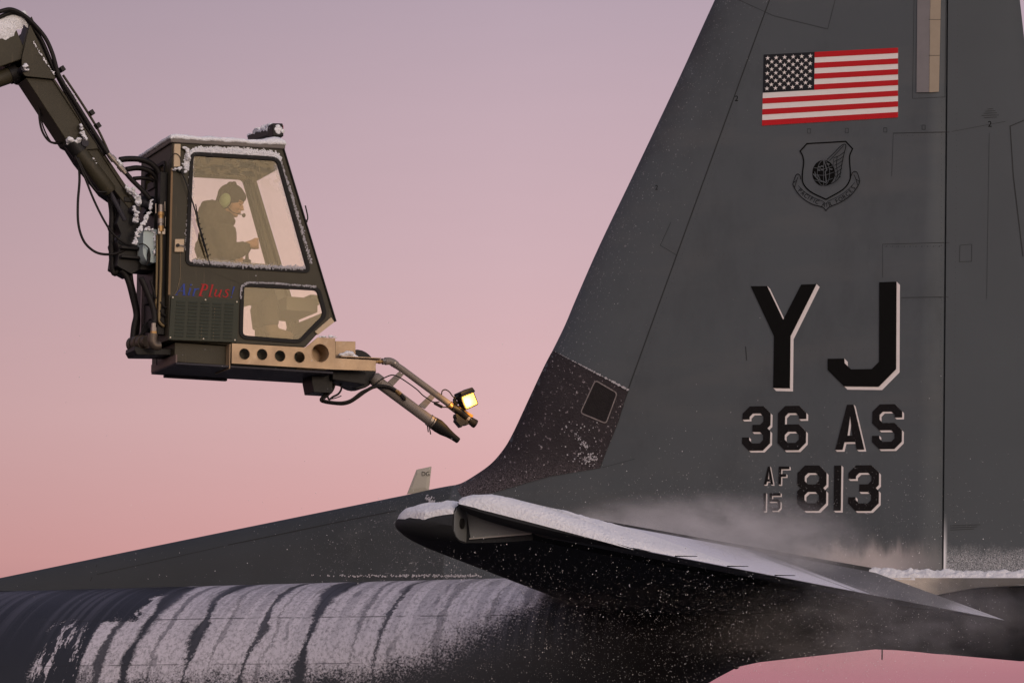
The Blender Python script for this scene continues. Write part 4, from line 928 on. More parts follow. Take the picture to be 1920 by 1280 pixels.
stroke(lb, [(302, 188), (284, 246)], 13); stroke(lb, [(290, 190), (306, 187)], 5); stroke(lb, [(300, 206), (314, 191), (334, 190, 12)], 8); stroke(lb, [(276, 248), (302, 249)], 4)
stroke(lb, [(636, 170, 15), (616, 240, 5)], 10); stroke(lb, [(608, 256), (614, 264)], 12)
lr = G()
stroke(lr, [(374, 152), (343, 246)], 18); stroke(lr, [(352, 150), (388, 150)], 6); stroke(lr, [(330, 248), (366, 250)], 5); stroke(lr, [(380, 151, 6), (402, 157, 12), (406, 175, 16), (396, 195, 12), (366, 201, 6)], 10)
stroke(lr, [(452, 153), (424, 252)], 14); stroke(lr, [(438, 156), (456, 152)], 5); stroke(lr, [(416, 255), (446, 256)], 5)
stroke(lr, [(486, 195), (468, 240, 13), (474, 254, 9), (490, 252, 5), (510, 232, 5)], 12); stroke(lr, [(526, 197), (506, 256)], 13); stroke(lr, [(472, 197), (490, 195)], 5); stroke(lr, [(500, 259), (522, 260)], 4)
stroke(lr, [(596, 206, 5), (586, 196, 8), (566, 200, 10), (562, 212, 12), (580, 232, 14), (580, 250, 10), (560, 262, 7), (540, 254, 5), (541, 244, 6)], 8)
obj('logo_lettering', lb, 'blue', boom); obj('logo_lettering', lr, 'red', boom)
# wipers
g = G(); g.tube(smoothpath([k3(339, 320, -.03), k3(350, 345, -.05), k3(366, 395, -.05), k3(378, 440, -.04)]), .006, 6); g.box(k3(335, 322, -.03), k3(343, 314, -.008))
wp = obj('wiper', g, 'black', boom)
g = G(); g.tube([k3(367, 383, -.03), k3(372, 420, -.03), k3(382, 455, -.026), k3(394, 497, -.022)], [.004, .008, .010, .003], 6)
for t in range(9):
    p = k3(lerp(366, 390, t / 8), lerp(402, 480, t / 8), -.035); g.tube([p, p + Vector((.022, .004, .016))], .0035, 5)
obj('wiper_blade', g, 'rubber', wp)
g = G(); g.tube(smoothpath([k3(568, 385, .02) + Vector((.02, 0, 0)), k3(577, 408, .02), k3(573, 417, .02)]), .006, 6); g.ball(k3(574, 415, .02), .013, 8, 6); obj('front_wiper', g, 'black', boom)
# interior: seat, console, joystick
g = G(); P0 = k3(372, 560)
g.box((P0.x - .14, .17, .36), (P0.x + .30, .58, .45)); g.box((P0.x - .22, .18, .40), (P0.x - .13, .57, .62)); obj('seat', g, 'black', boom, True, .03)
c0, c1 = k2(364, 484, .12), k2(501, 503, .12)
g = G(); g.box((c0[0], .10, c1[1] - .06), (c1[0], .17, c0[1])); g.box((c0[0] + .35, .10, .5), (c1[0] - .02, .16, c1[1] - .06)); obj('arm_console', g, 'inner', boom, False, .006)
g = G(); q = k3(463, 490, .24); g.tube([q - Vector((0, 0, .05)), q + Vector((0, 0, .06)), k3(468, 464, .24)], [.022, .012, .016], 8); g.ball(q, (.035, .035, .02), 10, 6); obj('joystick', g, 'black', boom, True)
g = G(); q = k3(560, 580); g.box((q.x - .20, .12, q.z - .06), (q.x + .06, .62, q.z + .05)); q = k3(586, 566, .25); g.box((q.x - .04, .20, q.z - .03), (q.x + .04, .34, q.z + .05)); obj('dashboard', g, 'inner', boom, False, .008)
# platform under the cab
g = G(); pA, pB = k3(331, 645, .02), k3(436, 684, .02); g.box((pA.x, .06, pB.z), (k3(560, 680, .02).x, .60, -.005)); obj('underbox', g, 'olive', boom, False, .004)
g = G(); a, b = k3(329, 679, 0), k3(624, 697, 0)
g.obox(((a.x + b.x) / 2, .28, (a.z + b.z) / 2 - .008), (b - a) / 2, (0, .29, 0), (0, 0, .008)); g.obox(((a.x * .72 + b.x * .28), .565, (a.z * .72 + b.z * .28) - .02), (b - a) * .2, (0, .02, 0), (0, 0, .015))
pl = obj('bottom_plate', g, 'under', boom, False, .003)
g = G(); g.obox((a.x + .004, .28, a.z + .028), (.006, 0, 0), (0, .29, 0), (0, 0, .030)); obj('plate_lip', g, 'alu_pale', pl); M['lip'] = mat('lip', (.14, .10, .09), .6, var=.2); pl.children[0].data.materials[0] = M['lip']
# aluminium side bracket with lightening holes
z = lambda x, y, Y=-.03: KF.xz(300 + x / 4.571, 500 + y / 4.571, Y)
br = [z(*p) for p in ((616, 656), (1245, 692), (1350, 606), (1500, 612), (1502, 782), (1850, 802), (1847, 892), (1480, 880), (613, 828))]
holes = []
for cx_, cy_, r_ in ((722, 748, 46), (873, 752, 46), (1027, 765, 46), (1193, 775, 46), (1372, 740, 74)):
    c = z(cx_, cy_); r0_ = z(cx_ + r_, cy_)[0] - c[0]; holes.append(circle(c, r0_, 28))
g = G(); plate(g, [br] + holes, -.034, -.022)
for q in (holes): 
    for i in range(28): pass
bk = obj('side_bracket', g, 'alu', boom, False, .0015)
g = G()
for q in holes:
    c = (sum(p[0] for p in q) / 28, sum(p[1] for p in q) / 28); R_ = q[0][0] - c[0]; A_ = circle(c, R_ * 1.06, 28); B_ = circle(c, R_ * .99, 28)
    plate(g, [A_, B_], -.037, -.0345); obj('hole_rim', g, 'alu', bk); g = G()
    if R_ > .055: g.rings([[(p[0], y_, p[1]) for p in B_] for y_ in (-.033, .14)], True, False); g.rings([[(p[0], .14, p[1]) for p in B_], [(c[0], .141, c[1])] * 28], True, False); obj('hole_sleeve', g, 'alu', bk, 'angle'); g = G()

g = G(); a, b = z(1504, 636, .10), z(1676, 784, .10); plate(g, [[z(*p, .10) for p in ((1504, 636), (1676, 640), (1676, 790), (1504, 784))]], .10, .11); g.box((b[0] - .006, .11, b[1]), (b[0], .45, a[1])); plate(g, [[z(*p, .10) for p in ((1504, 780), (1846, 798), (1846, 806), (1504, 790))]], -.02, .30)
g.box((z(613, 0)[0], -.021, z(0, 826)[1] - .005), (z(613, 0)[0] + .006, .30, z(613, 660)[1])); obj('bracket_box', g, 'alu', boom, False, .002)
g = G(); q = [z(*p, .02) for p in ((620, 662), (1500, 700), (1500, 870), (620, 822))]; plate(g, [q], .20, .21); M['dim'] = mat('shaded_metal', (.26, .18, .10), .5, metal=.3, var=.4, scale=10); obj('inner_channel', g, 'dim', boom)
# drums and pump below
def disc(g, x, y, Y0, Y1, rpx, n=28):
    c = KF.pt(x, y, Y0); r_ = rpx / 245; g.tube([c, (c.x, Y1, c.z)], r_, n); return g
g = disc(G(), 671, 692, .30, .44, 38.5); ro = obj('hose_reel', g, 'black', boom, False, .006)
g = G(); a = [k2(*p, .20) for p in ((582, 694), (652, 698), (652, 720), (640, 716), (620, 716), (620, 738), (585, 736), (581, 715))]; plate(g, [a], .16, .36); obj('pump_housing', g, 'black', boom, False, .006)
g = G(); g.obox(k3(644, 708, .22), (.14, 0, -.012), (0, .12, 0), (0, 0, .05)); obj('pivot_beam', g, 'black', boom, False, .006)
# nozzle
N = .28; z6_ = lambda x, y, Y=N: KF.pt(580 + x / 5.333, 620 + y / 5.333, Y); MP = 1 / 5.333 / 245
g = G(); g.tube([z6_(640, 470), z6_(700, 520), z6_(1228, 912)], [58 * MP, 58 * MP, 56 * MP], 22); main = obj('air_nozzle_tube', g, 'grey_tube', boom, 'angle')
obj('tube_sleeve', G().tube([z6_(628, 460), z6_(652, 478), z6_(700, 514), z6_(706, 519)], [50 * MP, 72 * MP, 72 * MP, 60 * MP], 22), 'grey_tube', main, 'angle')
for t in (0, .028): 
    a = z6_(1195 + t * 1100, 888 + t * 800); d = (z6_(1300, 966) - z6_(1200, 892)).normalized(); cl_ = obj('hose_clamp', G().tube([a, a + d * .022], 64 * MP, 22), 'steel', main, 'angle')
tipd = [(1222, 908, 58), (1240, 920, 66), (1290, 952, 70), (1340, 990, 62), (1390, 1025, 46), (1440, 1060, 36), (1482, 1092, 33), (1490, 1098, 30)]
obj('rubber_tip', G().tube([z6_(a, b) for a, b, c in tipd], [c * MP for a, b, c in tipd], 22), 'rubber', main, True)
g = G(); g.tube([z6_(1180, 945), z6_(1190, 1012)], .005, 5); g.tube([z6_(1200, 965), z6_(1214, 1035)], .005, 5); obj('clamp_screw', g, 'black', main)
up_ = smoothpath([z6_(770, 305), z6_(800, 305), z6_(835, 318), z6_(870, 345), z6_(930, 385)], 5) + [z6_(1405, 738)]
ut = obj('fluid_tube', G().tube(up_, 34 * MP, 16), 'grey_tube', boom, 'angle')
obj('elbow', G().tube(smoothpath([z6_(756, 305), z6_(800, 303), z6_(838, 318), z6_(872, 345)], 4), 39 * MP, 14), 'grey_tube', ut, 'angle')
obj('weld_ring', G().tube([z6_(838, 320), z6_(850, 330)], 41 * MP, 14), 'steel', ut)
obj('coupling', G().tube([z6_(655, 310), z6_(690, 308), z6_(690, 308) + Vector((.001, 0, 0)), z6_(712, 308), z6_(713, 308), z6_(728, 307)], [17 * MP, 17 * MP, 24 * MP, 24 * MP, 16 * MP, 16 * MP], 12), 'brass', ut)
obj('union_nut', G().tube([z6_(728, 307), z6_(738, 306), z6_(739, 306), z6_(762, 305)], [34 * MP, 34 * MP, 28 * MP, 38 * MP], 8), 'steel', ut)
for P_ in (((940, 385), (905, 400), (782, 512), (836, 552), (948, 432)), ((1248, 615), (1215, 632), (1092, 745), (1155, 780), (1262, 655))):
    pts = [KF.xz(580 + a / 5.333, 620 + b / 5.333, N) for a, b in P_]; c = Vector(pts[1]).lerp(Vector(pts[4]), .42)
    g = G(); plate(g, [pts, circle(c, 15 * MP, 12)], N - .006, N + .006); obj('stay_plate', g, 'grey_tube', main, False, .001)
g = G(); g.tube([z6_(1395, 735), z6_(1402, 742), z6_(1402, 742) + Vector((.001, 0, -.001)), z6_(1425, 760)], [44 * MP, 44 * MP, 36 * MP, 36 * MP], 14); obj('collar', g, 'brass', ut)
sp_ = obj('spray_gun', G().tube([z6_(1420, 756), z6_(1500, 800), z6_(1580, 868), z6_(1585, 872), z6_(1600, 880)], [36 * MP, 50 * MP, 48 * MP, 40 * MP, 40 * MP], 16), 'black', boom, 'angle')
obj('gun_ring', G().tube([z6_(1568, 872), z6_(1586, 886)], 50 * MP, 16), 'steel', sp_)
g = G().tube([z6_(1588, 880), z6_(1640, 918), z6_(1641, 919), z6_(1662, 932)], [40 * MP, 44 * MP, 47 * MP, 46 * MP], 16); g.tube([z6_(1655, 928, N), z6_(1664, 934, N)], 30 * MP, 12); obj('gun_mouth', g, 'black', sp_, 'angle')
g = G(); plate(g, [[KF.xz(580 + a / 5.333, 620 + b / 5.333, N) for a, b in ((1455, 830), (1590, 930), (1560, 948), (1530, 945), (1505, 970), (1450, 905), (1458, 880), (1448, 860))]], N - .03, N + .03); obj('gun_handle', g, 'black', sp_, False, .004)
g = G(); plate(g, [[KF.xz(580 + a / 5.333, 620 + b / 5.333, N - .03) for a, b in ((1495, 762), (1510, 765), (1640, 845), (1625, 870))]], N - .035, N + .02); obj('amber_plate', g, 'amber', sp_, False, .002)
for a, b, c, d in ((1408, 775, 1440, 800), (1440, 800, 1470, 850), (1555, 925, 1570, 942)): obj('bolt', G().tube([z6_(a, b, N - .03), z6_(a, b, N + .04)], 14 * MP, 8), 'black', sp_)
# work light
lq = [KF.xz(580 + a / 5.333, 620 + b / 5.333, N - .06) for a, b in ((1504, 660), (1634, 606), (1685, 738), (1556, 796))]
g = G(); plate(g, [roundpoly(lq, .018)], N - .075, N + .01); bq = [KF.xz(580 + a / 5.333, 620 + b / 5.333, N - .02) for a, b in ((1490, 622), (1608, 568), (1640, 612), (1520, 680))]; plate(g, [roundpoly(bq, .01)], N - .06, N + .07)
lamp = obj('work_light', g, 'black', boom, False, .004)
obj('lamp_lens', plate(G(), [roundpoly(inset(roundpoly(lq, .014), .011), 0)], N - .079, N - .0755), 'lamp_on', lamp)
ll = bpy.data.lights.new('lamp_light', 'POINT'); lo_ = bpy.data.objects.new('lamp_light', ll); COL.objects.link(lo_); ll.energy = 5; ll.color = (1, .5, .12); ll.shadow_soft_size = .03; lo_.location = KF.o + KF.M3.transposed() @ (z6_(1605, 705, N - .12))
g = G(); g.tube([z6_(1500, 650, N), z6_(1462, 668, N), z6_(1450, 700, N)], .016, 8); g.tube([z6_(1445, 700, N), z6_(1480, 735, N)], .018, 8); obj('lamp_bracket', g, 'black', lamp, False)
# cables at the nozzle
def hose(pts, r, name='hose', par=boom, mt='hose', Y=B, k=6, n=8):
    return obj(name, G().tube(smoothpath([KF.pt(p[0], p[1], p[2] if len(p) > 2 else Y) for p in pts], k), r, n), mt, par, True)
z6p = lambda *P_: [(580 + a / 5.333, 620 + b / 5.333) for a, b in P_]
hose(z6p((1322, 636), (1330, 600), (1362, 588), (1400, 610), (1430, 650), (1458, 672)), .005, 'lamp_cable', lamp, Y=N - .04)
hose(z6p((640, 560), (700, 500), (760, 465), (830, 442), (900, 465), (1000, 530), (1080, 590), (1130, 640), (1180, 675), (1240, 712), (1300, 710)), .005, 'cable', Y=N - .055)
obj('cable_plug', G().tube([z6_(1245, 718, N - .05), z6_(1255, 724, N - .05), z6_(1325, 760, N - .05), z6_(1332, 764, N - .05)], [.006, .013, .013, .006], 8), 'black', boom)
hose(z6p((1330, 762), (1360, 762), (1390, 752)), .005, 'cable', Y=N - .05)
hose(z6p((245, 530), (215, 590), (160, 640), (118, 690), (160, 710), (240, 722), (330, 728), (400, 712), (470, 670), (560, 605), (640, 562), (720, 552), (800, 565), (860, 598)), .014, 'hose', Y=N - .06)
hose(z6p((255, 530), (230, 595), (175, 650), (140, 690), (230, 712), (330, 716), (420, 690), (520, 615), (620, 570)), .010, 'hose', Y=N - .08)
hose(z6p((312, 530), (320, 580), (290, 630), (235, 660), (200, 685), (185, 660), (188, 630)), .008, 'cable', Y=N - .05)
hose(z6p((200, 685), (260, 672), (320, 650)), .004, 'cable', Y=N - .05)
g = G().tube([z6_(855, 595, N - .06), z6_(880, 606, N - .06), z6_(881, 607, N - .06), z6_(912, 632, N - .06)], [16 * MP, 16 * MP, 22 * MP, 22 * MP], 8); obj('brass_fitting', g, 'brass', boom)
obj('hose_end', G().tube([z6_(912, 632, N - .06), z6_(950, 680, N - .06), z6_(962, 692, N - .06)], [16 * MP, 22 * MP, 12 * MP], 8), 'black', boom)
# roof lamp bar
g = G(); q0, q1 = k3(466, 258, .50), k3(524, 232, -.0)
zl = k3(517, 246, .12)
g.obox(zl, (.045, 0, .004), (0, .05, 0), (-.004, 0, .052)); bar0, bar1 = zl + Vector((-.01, .05, -.0)), k3(470, 262, .68)
dv = (bar1 - bar0); g.obox((bar0 + bar1) / 2, dv / 2, (.035, .02, 0), (0, 0, .030)); g.box(zl + Vector((-.02, -.02, -.14)), zl + Vector((.02, .03, -.03)))
rl = obj('roof_light_bar', g, 'black', boom, False, .008)
obj('reflector', G().obox(zl + Vector((.046, 0, 0)), (.002, 0, 0), (0, .04, 0), (0, 0, .04)), 'red', rl)
g = G(); rnd = random.Random(5)
for k in range(46):
    t = rnd.uniform(.08, 1); c = (zl + Vector((-.03, -.03, .0))).lerp(bar1, t) + Vector((rnd.gauss(0, .012), rnd.gauss(0, .012), .035 + rnd.gauss(0, .012)))
    g.ball(c, (rnd.uniform(.012, .03), rnd.uniform(.012, .04), rnd.uniform(.008, .02)), 8, 6, fn=lambda p: p + Vector((nz(p, 60), nz(p, 60, 3), nz(p, 60, 6))) * .006)
for k in range(14): g.ball(zl + Vector((rnd.gauss(0, .011), -.050, rnd.gauss(0, .014))), (.018, .006, .016), 8, 6)
tag(obj('snow_on_light_bar', g, 'snow', None, True, frame=KF), 'clumps of snow stuck to the light bar above the cab roof', 'snow', 'stuff')

# --------------------------------------------------------------- boom arm
def poly(P_, Y): return [KF.xz(a, b, Y) for a, b in P_]
g = G(); plate(g, [poly([(48, 146), (98, 148), (132, 190), (232, 345), (262, 396), (246, 396), (205, 345), (152, 280), (128, 268)], B - .11)], B - .11, B + .11); arm = obj('boom_arm', g, 'olive', boom, False, .006)
g = G(); plate(g, [poly([(98, 148), (104, 150), (266, 392), (261, 398)], B - .125)], B - .125, B + .125); obj('top_flange', g, 'olive', arm, False, .003)
g = G(); plate(g, [poly([(126, 262), (150, 275), (215, 372), (198, 360), (150, 300)], B - .08)], B - .02, B + .10); obj('bottom_flange', g, 'black', arm, False, .003)
g = G(); plate(g, [roundpoly(poly([(56, 46), (105, 149), (46, 143), (41, 132), (41, 108)], B - .14), .02)], B - .145, B - .125); plate(g, [roundpoly(poly([(56, 46), (105, 149), (46, 143), (41, 132), (41, 108)], B - .14), .02)], B + .125, B + .145); obj('elbow_plate', g, 'olive', boom, False, .003)
g = G(); plate(g, [poly([(56, 44), (60, 50), (110, 140), (102, 150), (52, 60)], B - .11)], B - .11, B + .11); obj('elbow_web', g, 'black', boom)
for a, b, r_ in ((46, 128, .026), (160, 268, .028), (254, 392, .034)):
    obj('pivot_pin', G().tube([KF.pt(a, b, B - .165), KF.pt(a, b, B - .165) + Vector((0, .33, 0))], r_, 16), 'under', boom, 'angle')
g = G(); plate(g, [poly([(150, 228), (180, 270), (184, 279), (158, 281), (150, 266)], B - .13)], B - .135, B - .112); obj('cylinder_lug', g, 'olive', boom, False, .003)
# upper arm, running down to its truck outside the picture
q0, q1 = KF.pt(46, 40, B), KF.pt(0, 62, B)
dirn = Vector((-1, 0, -.47)).normalized(); nrm = Vector((-dirn.z, 0, dirn.x))
if nrm.z < 0: nrm = -nrm
tipc = KF.pt(30, 78, B); L_ = 7.2; farc = tipc + dirn * L_
g = G(); plate(g, [poly([(52, 37), (56, 46), (40, 110), (30, 112)], B)] , B - .11, B + .11)
g.obox((tipc + farc) / 2 + Vector((0, 0, 0)), (farc - tipc) / 2, (0, .11, 0), nrm * .155); base_arm = obj('base_arm', g, 'olive', boom, False, .006)
g = G(); gz = -KF.o.z
g.tube([farc + Vector((0, 0, .1)), (farc.x, farc.y, gz + 1.2)], [.22, .28], 16); g.box((farc.x - 2.4, B - 1.1, gz + .9), (farc.x + 1.6, B + 1.1, gz + 1.2)); obj('boom_pedestal', g, 'olive', boom, False, .01)
for dx in (-1.8, 1.0):
    for dy in (-1.0, .75): obj('wheel', G().tube([(farc.x + dx, B + dy, gz + .48), (farc.x + dx, B + dy + .25, gz + .48)], .48, 24), 'rubber', boom, False, .03)
g = G(); a = KF.pt(28, 138, B); g.tube([a, a + dirn * .02, a + dirn * 2.2], [.055, .062, .062], 16); cyl = obj('lift_cylinder', g, 'olive', boom, 'angle')
obj('cylinder_gland', G().tube([a + dirn * -.01, a + dirn * .05], .070, 16), 'black', cyl, 'angle')
obj('piston_rod', G().tube([KF.pt(44, 130, B), a + dirn * .02], .03, 12), 'steel', cyl)
# levelling cylinder under the arm
a, b = KF.pt(139, 272, B - .10), KF.pt(207, 361, B - .10); d = (b - a).normalized()
cyl = obj('level_cylinder', G().tube([a, a + d * .02, b - d * .02, b], [.052, .058, .058, .05], 18), 'olive', boom, 'angle')
obj('cylinder_gland', G().tube([a - d * .03, a + d * .07], .066, 16), 'black', cyl, 'angle')
obj('piston_rod', G().tube([b, KF.pt(234, 413, B - .10)], .018, 10), 'under', cyl)
# pivot head behind the cab
g = G(); plate(g, [poly([(222, 368), (244, 366), (250, 400), (262, 420), (262, 505), (245, 516), (216, 500), (220, 470), (216, 455), (224, 440), (216, 420), (222, 400)], B - .06)], B - .10, B + .14)
g.tube([KF.pt(233, 368, B), KF.pt(233, 358, B)], .03, 10); g.obox(KF.pt(238, 380, B), (.06, 0, 0), (0, .12, 0), (0, 0, .02)); g.obox(KF.pt(238, 470, B - .02), (.085, 0, 0), (0, .13, 0), (0, 0, .012)); g.obox(KF.pt(238, 487, B - .02), (.085, 0, 0), (0, .13, 0), (0, 0, .012))
g.obox(KF.pt(285, 440, B), (.13, 0, 0), (0, .06, 0), (0, 0, .03)); g.obox(KF.pt(285, 500, B), (.15, 0, 0), (0, .10, 0), (0, 0, .05)); g.obox(KF.pt(296, 350, B), (.06, 0, 0), (0, .08, 0), (0, 0, .03))
g.tube([KF.pt(270, 380, B), KF.pt(292, 380, B)], .05, 14); g.tube([KF.pt(272, 395, B), KF.pt(282, 402, B)], .035, 14)
head = obj('pivot_head', g, 'black', boom, False, .006)
g = G(); g.tube([KF.pt(268, 368, B - .1), KF.pt(270, 380, B - .1), KF.pt(288, 382, B - .1), KF.pt(290, 376, B - .1)], [.02, .045, .045, .02], 14); obj('motor', g, 'under', head, True)
# washer tank
tk = [KF.xz(*p, B - .15) for p in ((262, 434), (290, 434), (292, 470), (291, 490), (284, 497), (268, 494), (261, 480))]
tank = obj('washer_tank', plate(G(), [roundpoly(tk, .03)], B - .24, B - .10), 'tank', boom, False, .018)
g = G(); p = KF.pt(279, 478, B - .25); g.tube([p + Vector((0, 0, .05)), p, p + Vector((0, 0, -.05)), p + Vector((-.02, 0, -.08))], [.006, .016, .012, .005], 8); obj('tank_fitting', g, 'black', tank)
hose([(260, 458, .12), (270, 458, .11), (279, 466, .10), (279, 474, .10)], .005, 'cable', tank)
# vertical olive pipe with brass fittings
g = G().tube(smoothpath([KF.pt(*p, .06) for p in ((302, 432), (302, 500), (300, 560), (298, 596), (301, 606), (308, 612))], 4), .0125, 10); pipe = obj('fluid_pipe', g, 'olive', boom, True); M['pipe'] = mat('pipe', (.19, .14, .075), .45, metal=.3, var=.2); pipe.data.materials[0] = M['pipe']
for y0, y1, r_, mt in ((384, 398, .020, 'steel'), (398, 404, .025, 'brass'), (404, 410, .019, 'brass'), (410, 419, .025, 'steel'), (419, 424, .018, 'steel'), (424, 434, .023, 'brass')):
    obj('pipe_fitting', G().tube([KF.pt(302, y0, .06), KF.pt(302, y1, .06)], r_, 8), mt, pipe)
g = G(); 
for x, y in ((292, 400), (309, 396), (310, 425)): g.tube([KF.pt(x, y, .07), KF.pt(x, y - 18, .07)], .004, 6)
g.box(KF.pt(297, 428, .05), KF.pt(308, 440, .07)); obj('pipe_bracket', g, 'steel', pipe)
obj('fluid_pipe', G().tube(smoothpath([KF.pt(*p, .09) for p in ((295, 440), (294, 520), (292, 580))], 4), .010, 8), 'pipe', boom, True)
# swivel fittings at the lower rear corner
g = G(); c = KF.pt(276, 640, .12); dz = (KF.pt(250, 646, .30) - c).normalized()
for t, r_ in ((0, .045), (.05, .055), (.10, .062), (.16, .060)): g.tube([c + dz * t, c + dz * (t + .038)], r_, 18)
sw = obj('swivel_joint', g, 'steel', boom, 'angle'); M['sw'] = mat('dull_steel', (.10, .08, .065), .45, metal=.5, var=.3, scale=20); sw.data.materials[0] = M['sw']
obj('swivel_elbow', G().tube(smoothpath([KF.pt(*p, .03) for p in ((287, 626), (286, 640), (291, 648), (300, 648))], 5), .036, 14), 'sw', sw, 'angle')
for y0, y1, r_, mt in ((606, 614, .018, 'steel'), (614, 621, .022, 'steel'), (621, 627, .024, 'brass')): obj('swivel_fitting', G().tube([KF.pt(288, y0, .03), KF.pt(288, y1, .03)], r_, 8), mt, sw)
g = G(); plate(g, [poly([(248, 650), (262, 655), (330, 655), (330, 668), (252, 667), (247, 658)], .2)], .14, .36); obj('rear_crossbeam', g, 'black', boom, False, .006)
g = G(); g.box((side[-1][0] - .03, .30, .05), (side[-1][0] - .001, .70, 1.25)); g.box((side[-1][0] - .10, .12, .30), (side[-1][0] - .001, .30, .36)); g.box((side[-1][0] - .10, .12, .10), (side[-1][0] - .001, .34, .16)); g.box((side[-1][0] - .06, .08, .05), (side[-1][0] - .001, .14, 1.30)); obj('mounting_rails', g, 'black', boom, False, .004)
g = G(); a_ = KF.xz(266, 530, .5); b_ = KF.xz(300, 640, .5); plate(g, [[(a_[0], a_[1]), (b_[0], a_[1]), (b_[0], b_[1]), (a_[0], b_[1])]], .5, .52); M['guard'] = mat('guard', (.13, .10, .11), .35, metal=.4, var=.2); obj('rear_guard', g, 'guard', boom)
# hoses
hose([(-20, 28), (0, 22), (20, 18), (40, 26), (60, 42), (84, 70), (98, 100), (108, 135), (116, 152), (140, 190), (170, 238), (200, 285), (212, 302)], .017, Y=B - .15)
hose([(-20, 40), (0, 32), (22, 24), (42, 30), (56, 44), (78, 76), (96, 118), (110, 148), (136, 196), (166, 246), (196, 292)], .016, Y=B - .12)
hose([(118, 141), (145, 181), (165, 212), (182, 240), (194, 264), (204, 286)], .010, 'steel_pipe', Y=B - .10, mt='olive')
for x, y in ((116, 130), (171, 212), (183, 236)): obj('pipe_clamp', G().obox(KF.pt(x, y, B - .10), (.012, 0, -.016), (0, .03, 0), (.014, 0, .010)), 'black', boom, False, .003)
g = G(); a, b = KF.pt(203, 288, B - .17), KF.pt(236, 325, B - .17); d = (b - a)
g.tube([a + d * t for t in (0, .15, .16, .35, .36, .6, .61, .85, .86, 1)], [.017, .017, .024, .024, .018, .018, .024, .024, .019, .019], 12); obj('hose_ferrule', g, 'steel', boom, False)
hose([(234, 322), (246, 336), (258, 348), (270, 360), (282, 374)], .019, Y=B - .17)
hose([(224, 300), (240, 298), (262, 299), (282, 306), (296, 320), (303, 340), (306, 380)], .023, Y=B - .15)
hose([(236, 318), (256, 315), (274, 318), (290, 328), (300, 350), (303, 385)], .021, Y=B - .1)
hose([(250, 335), (266, 334), (284, 337), (294, 350), (298, 372)], .016, Y=B - .05)
hose([(148, 306), (149, 340), (146, 380), (147, 420), (156, 450), (172, 468), (190, 476), (214, 476), (236, 468)], .010, Y=B - .1)
hose([(141, 292), (158, 330), (176, 375), (196, 415), (212, 438), (232, 455), (250, 462)], .009, Y=B - .14)
hose([(146, 296), (162, 330), (178, 355), (186, 360), (200, 360)], .008, Y=B - .14)
hose([(74, 192), (74, 222), (80, 248), (94, 266), (112, 268), (126, 266)], .009, Y=B)
hose([(77, 198), (78, 226), (86, 250), (98, 268), (116, 269)], .006, Y=B + .03)
hose([(206, 370), (210, 400), (209, 440), (210, 490), (214, 512), (222, 505), (226, 490)], .024, Y=B)
hose([(210, 380), (216, 396), (218, 420), (228, 436), (232, 450)], .012, Y=B)
hose([(228, 506), (240, 524), (250, 560), (256, 590), (252, 612), (249, 640)], .026, Y=B - .05)
hose([(243, 505), (246, 530), (252, 556), (258, 592), (256, 620), (250, 645)], .022, Y=B - .02)
hose([(264, 520), (276, 548), (287, 578), (290, 598), (288, 608)], .024, Y=.06)
hose([(282, 525), (288, 545), (292, 560)], .010, Y=.06)
for k in range(4): hose([(262 + k * 3, 630 - k * 2), (270 + k * 4, 612), (282 + k * 3, 598)], .006, Y=.2)
for k in range(3): hose([(300, 566 + k * 16), (307, 574 + k * 16), (316, 578 + k * 16)], .007, Y=.05)
hose([(294, 668), (294, 674), (294, 684)], .004, 'cable', Y=.4)
hose([(315, 312), (318, 300), (328, 288), (338, 296), (341, 320)], .003, 'cable', Y=-.03)
# snow clumps on the machinery
rnd = random.Random(11)
def clumps(pts, n, r, label, Y=B - .2, flat=.7, name='snow_clump', elong=None):
    g = G()
    P_ = [KF.pt(a, b, Y) for a, b in pts]; L = [0]
    for a, b in zip(P_, P_[1:]): L.append(L[-1] + (b - a).length)
    for k in range(n):
        s_ = rnd.random() * L[-1]; i = next(j for j in range(1, len(L)) if L[j] >= s_); c = P_[i - 1].lerp(P_[i], (s_ - L[i - 1]) / max(1e-6, L[i] - L[i - 1]))
        c = c + Vector((rnd.gauss(0, r * .5), rnd.gauss(0, r * .6), rnd.gauss(0, r * .4))); q = rnd.uniform(.5, 1.15) * r
        g.ball(c, (q, q, q * flat), 9, 7, fn=lambda p: p + Vector((nz(p, 45), nz(p, 45, 3), nz(p, 45, 6))) * r * .5)
    o = obj(name, g, 'snow', None, True, frame=KF); q_ = o.modifiers.new('r', 'REMESH'); q_.mode = 'VOXEL'; q_.voxel_size = max(.0035, r * .28); q_.use_smooth_shade = True; w_ = o.modifiers.new('s', 'SMOOTH'); w_.iterations = 3; w_.factor = .6
    tag(o, label, 'snow', 'stuff'); return o
clumps([(128, 262), (148, 266)], 22, .020, 'snow lump caught under the boom arm at the cylinder lug', B - .15)
clumps([(150, 232), (156, 250), (164, 266)], 22, .014, 'snow lump on the boom arm above the cylinder lug', B - .16)
clumps([(236, 350), (250, 362), (260, 372), (258, 384)], 40, .019, 'snow packed on the foot of the boom arm', B - .18)
clumps([(250, 390), (254, 402), (256, 416)], 24, .016, 'snow packed on the front of the pivot head', B - .18)
clumps([(284, 374), (282, 392), (272, 412), (260, 430), (254, 452), (252, 458)], 110, .0115, 'snow lying along the curved hose beside the tank', B - .24)
clumps([(262, 432), (276, 428), (290, 436), (292, 455), (290, 480)], 50, .012, 'snow on the shoulder of the pale washer tank', B - .25)
clumps([(222, 302), (228, 308)], 12, .016, 'small snow lump on the hose coupling', B - .19)
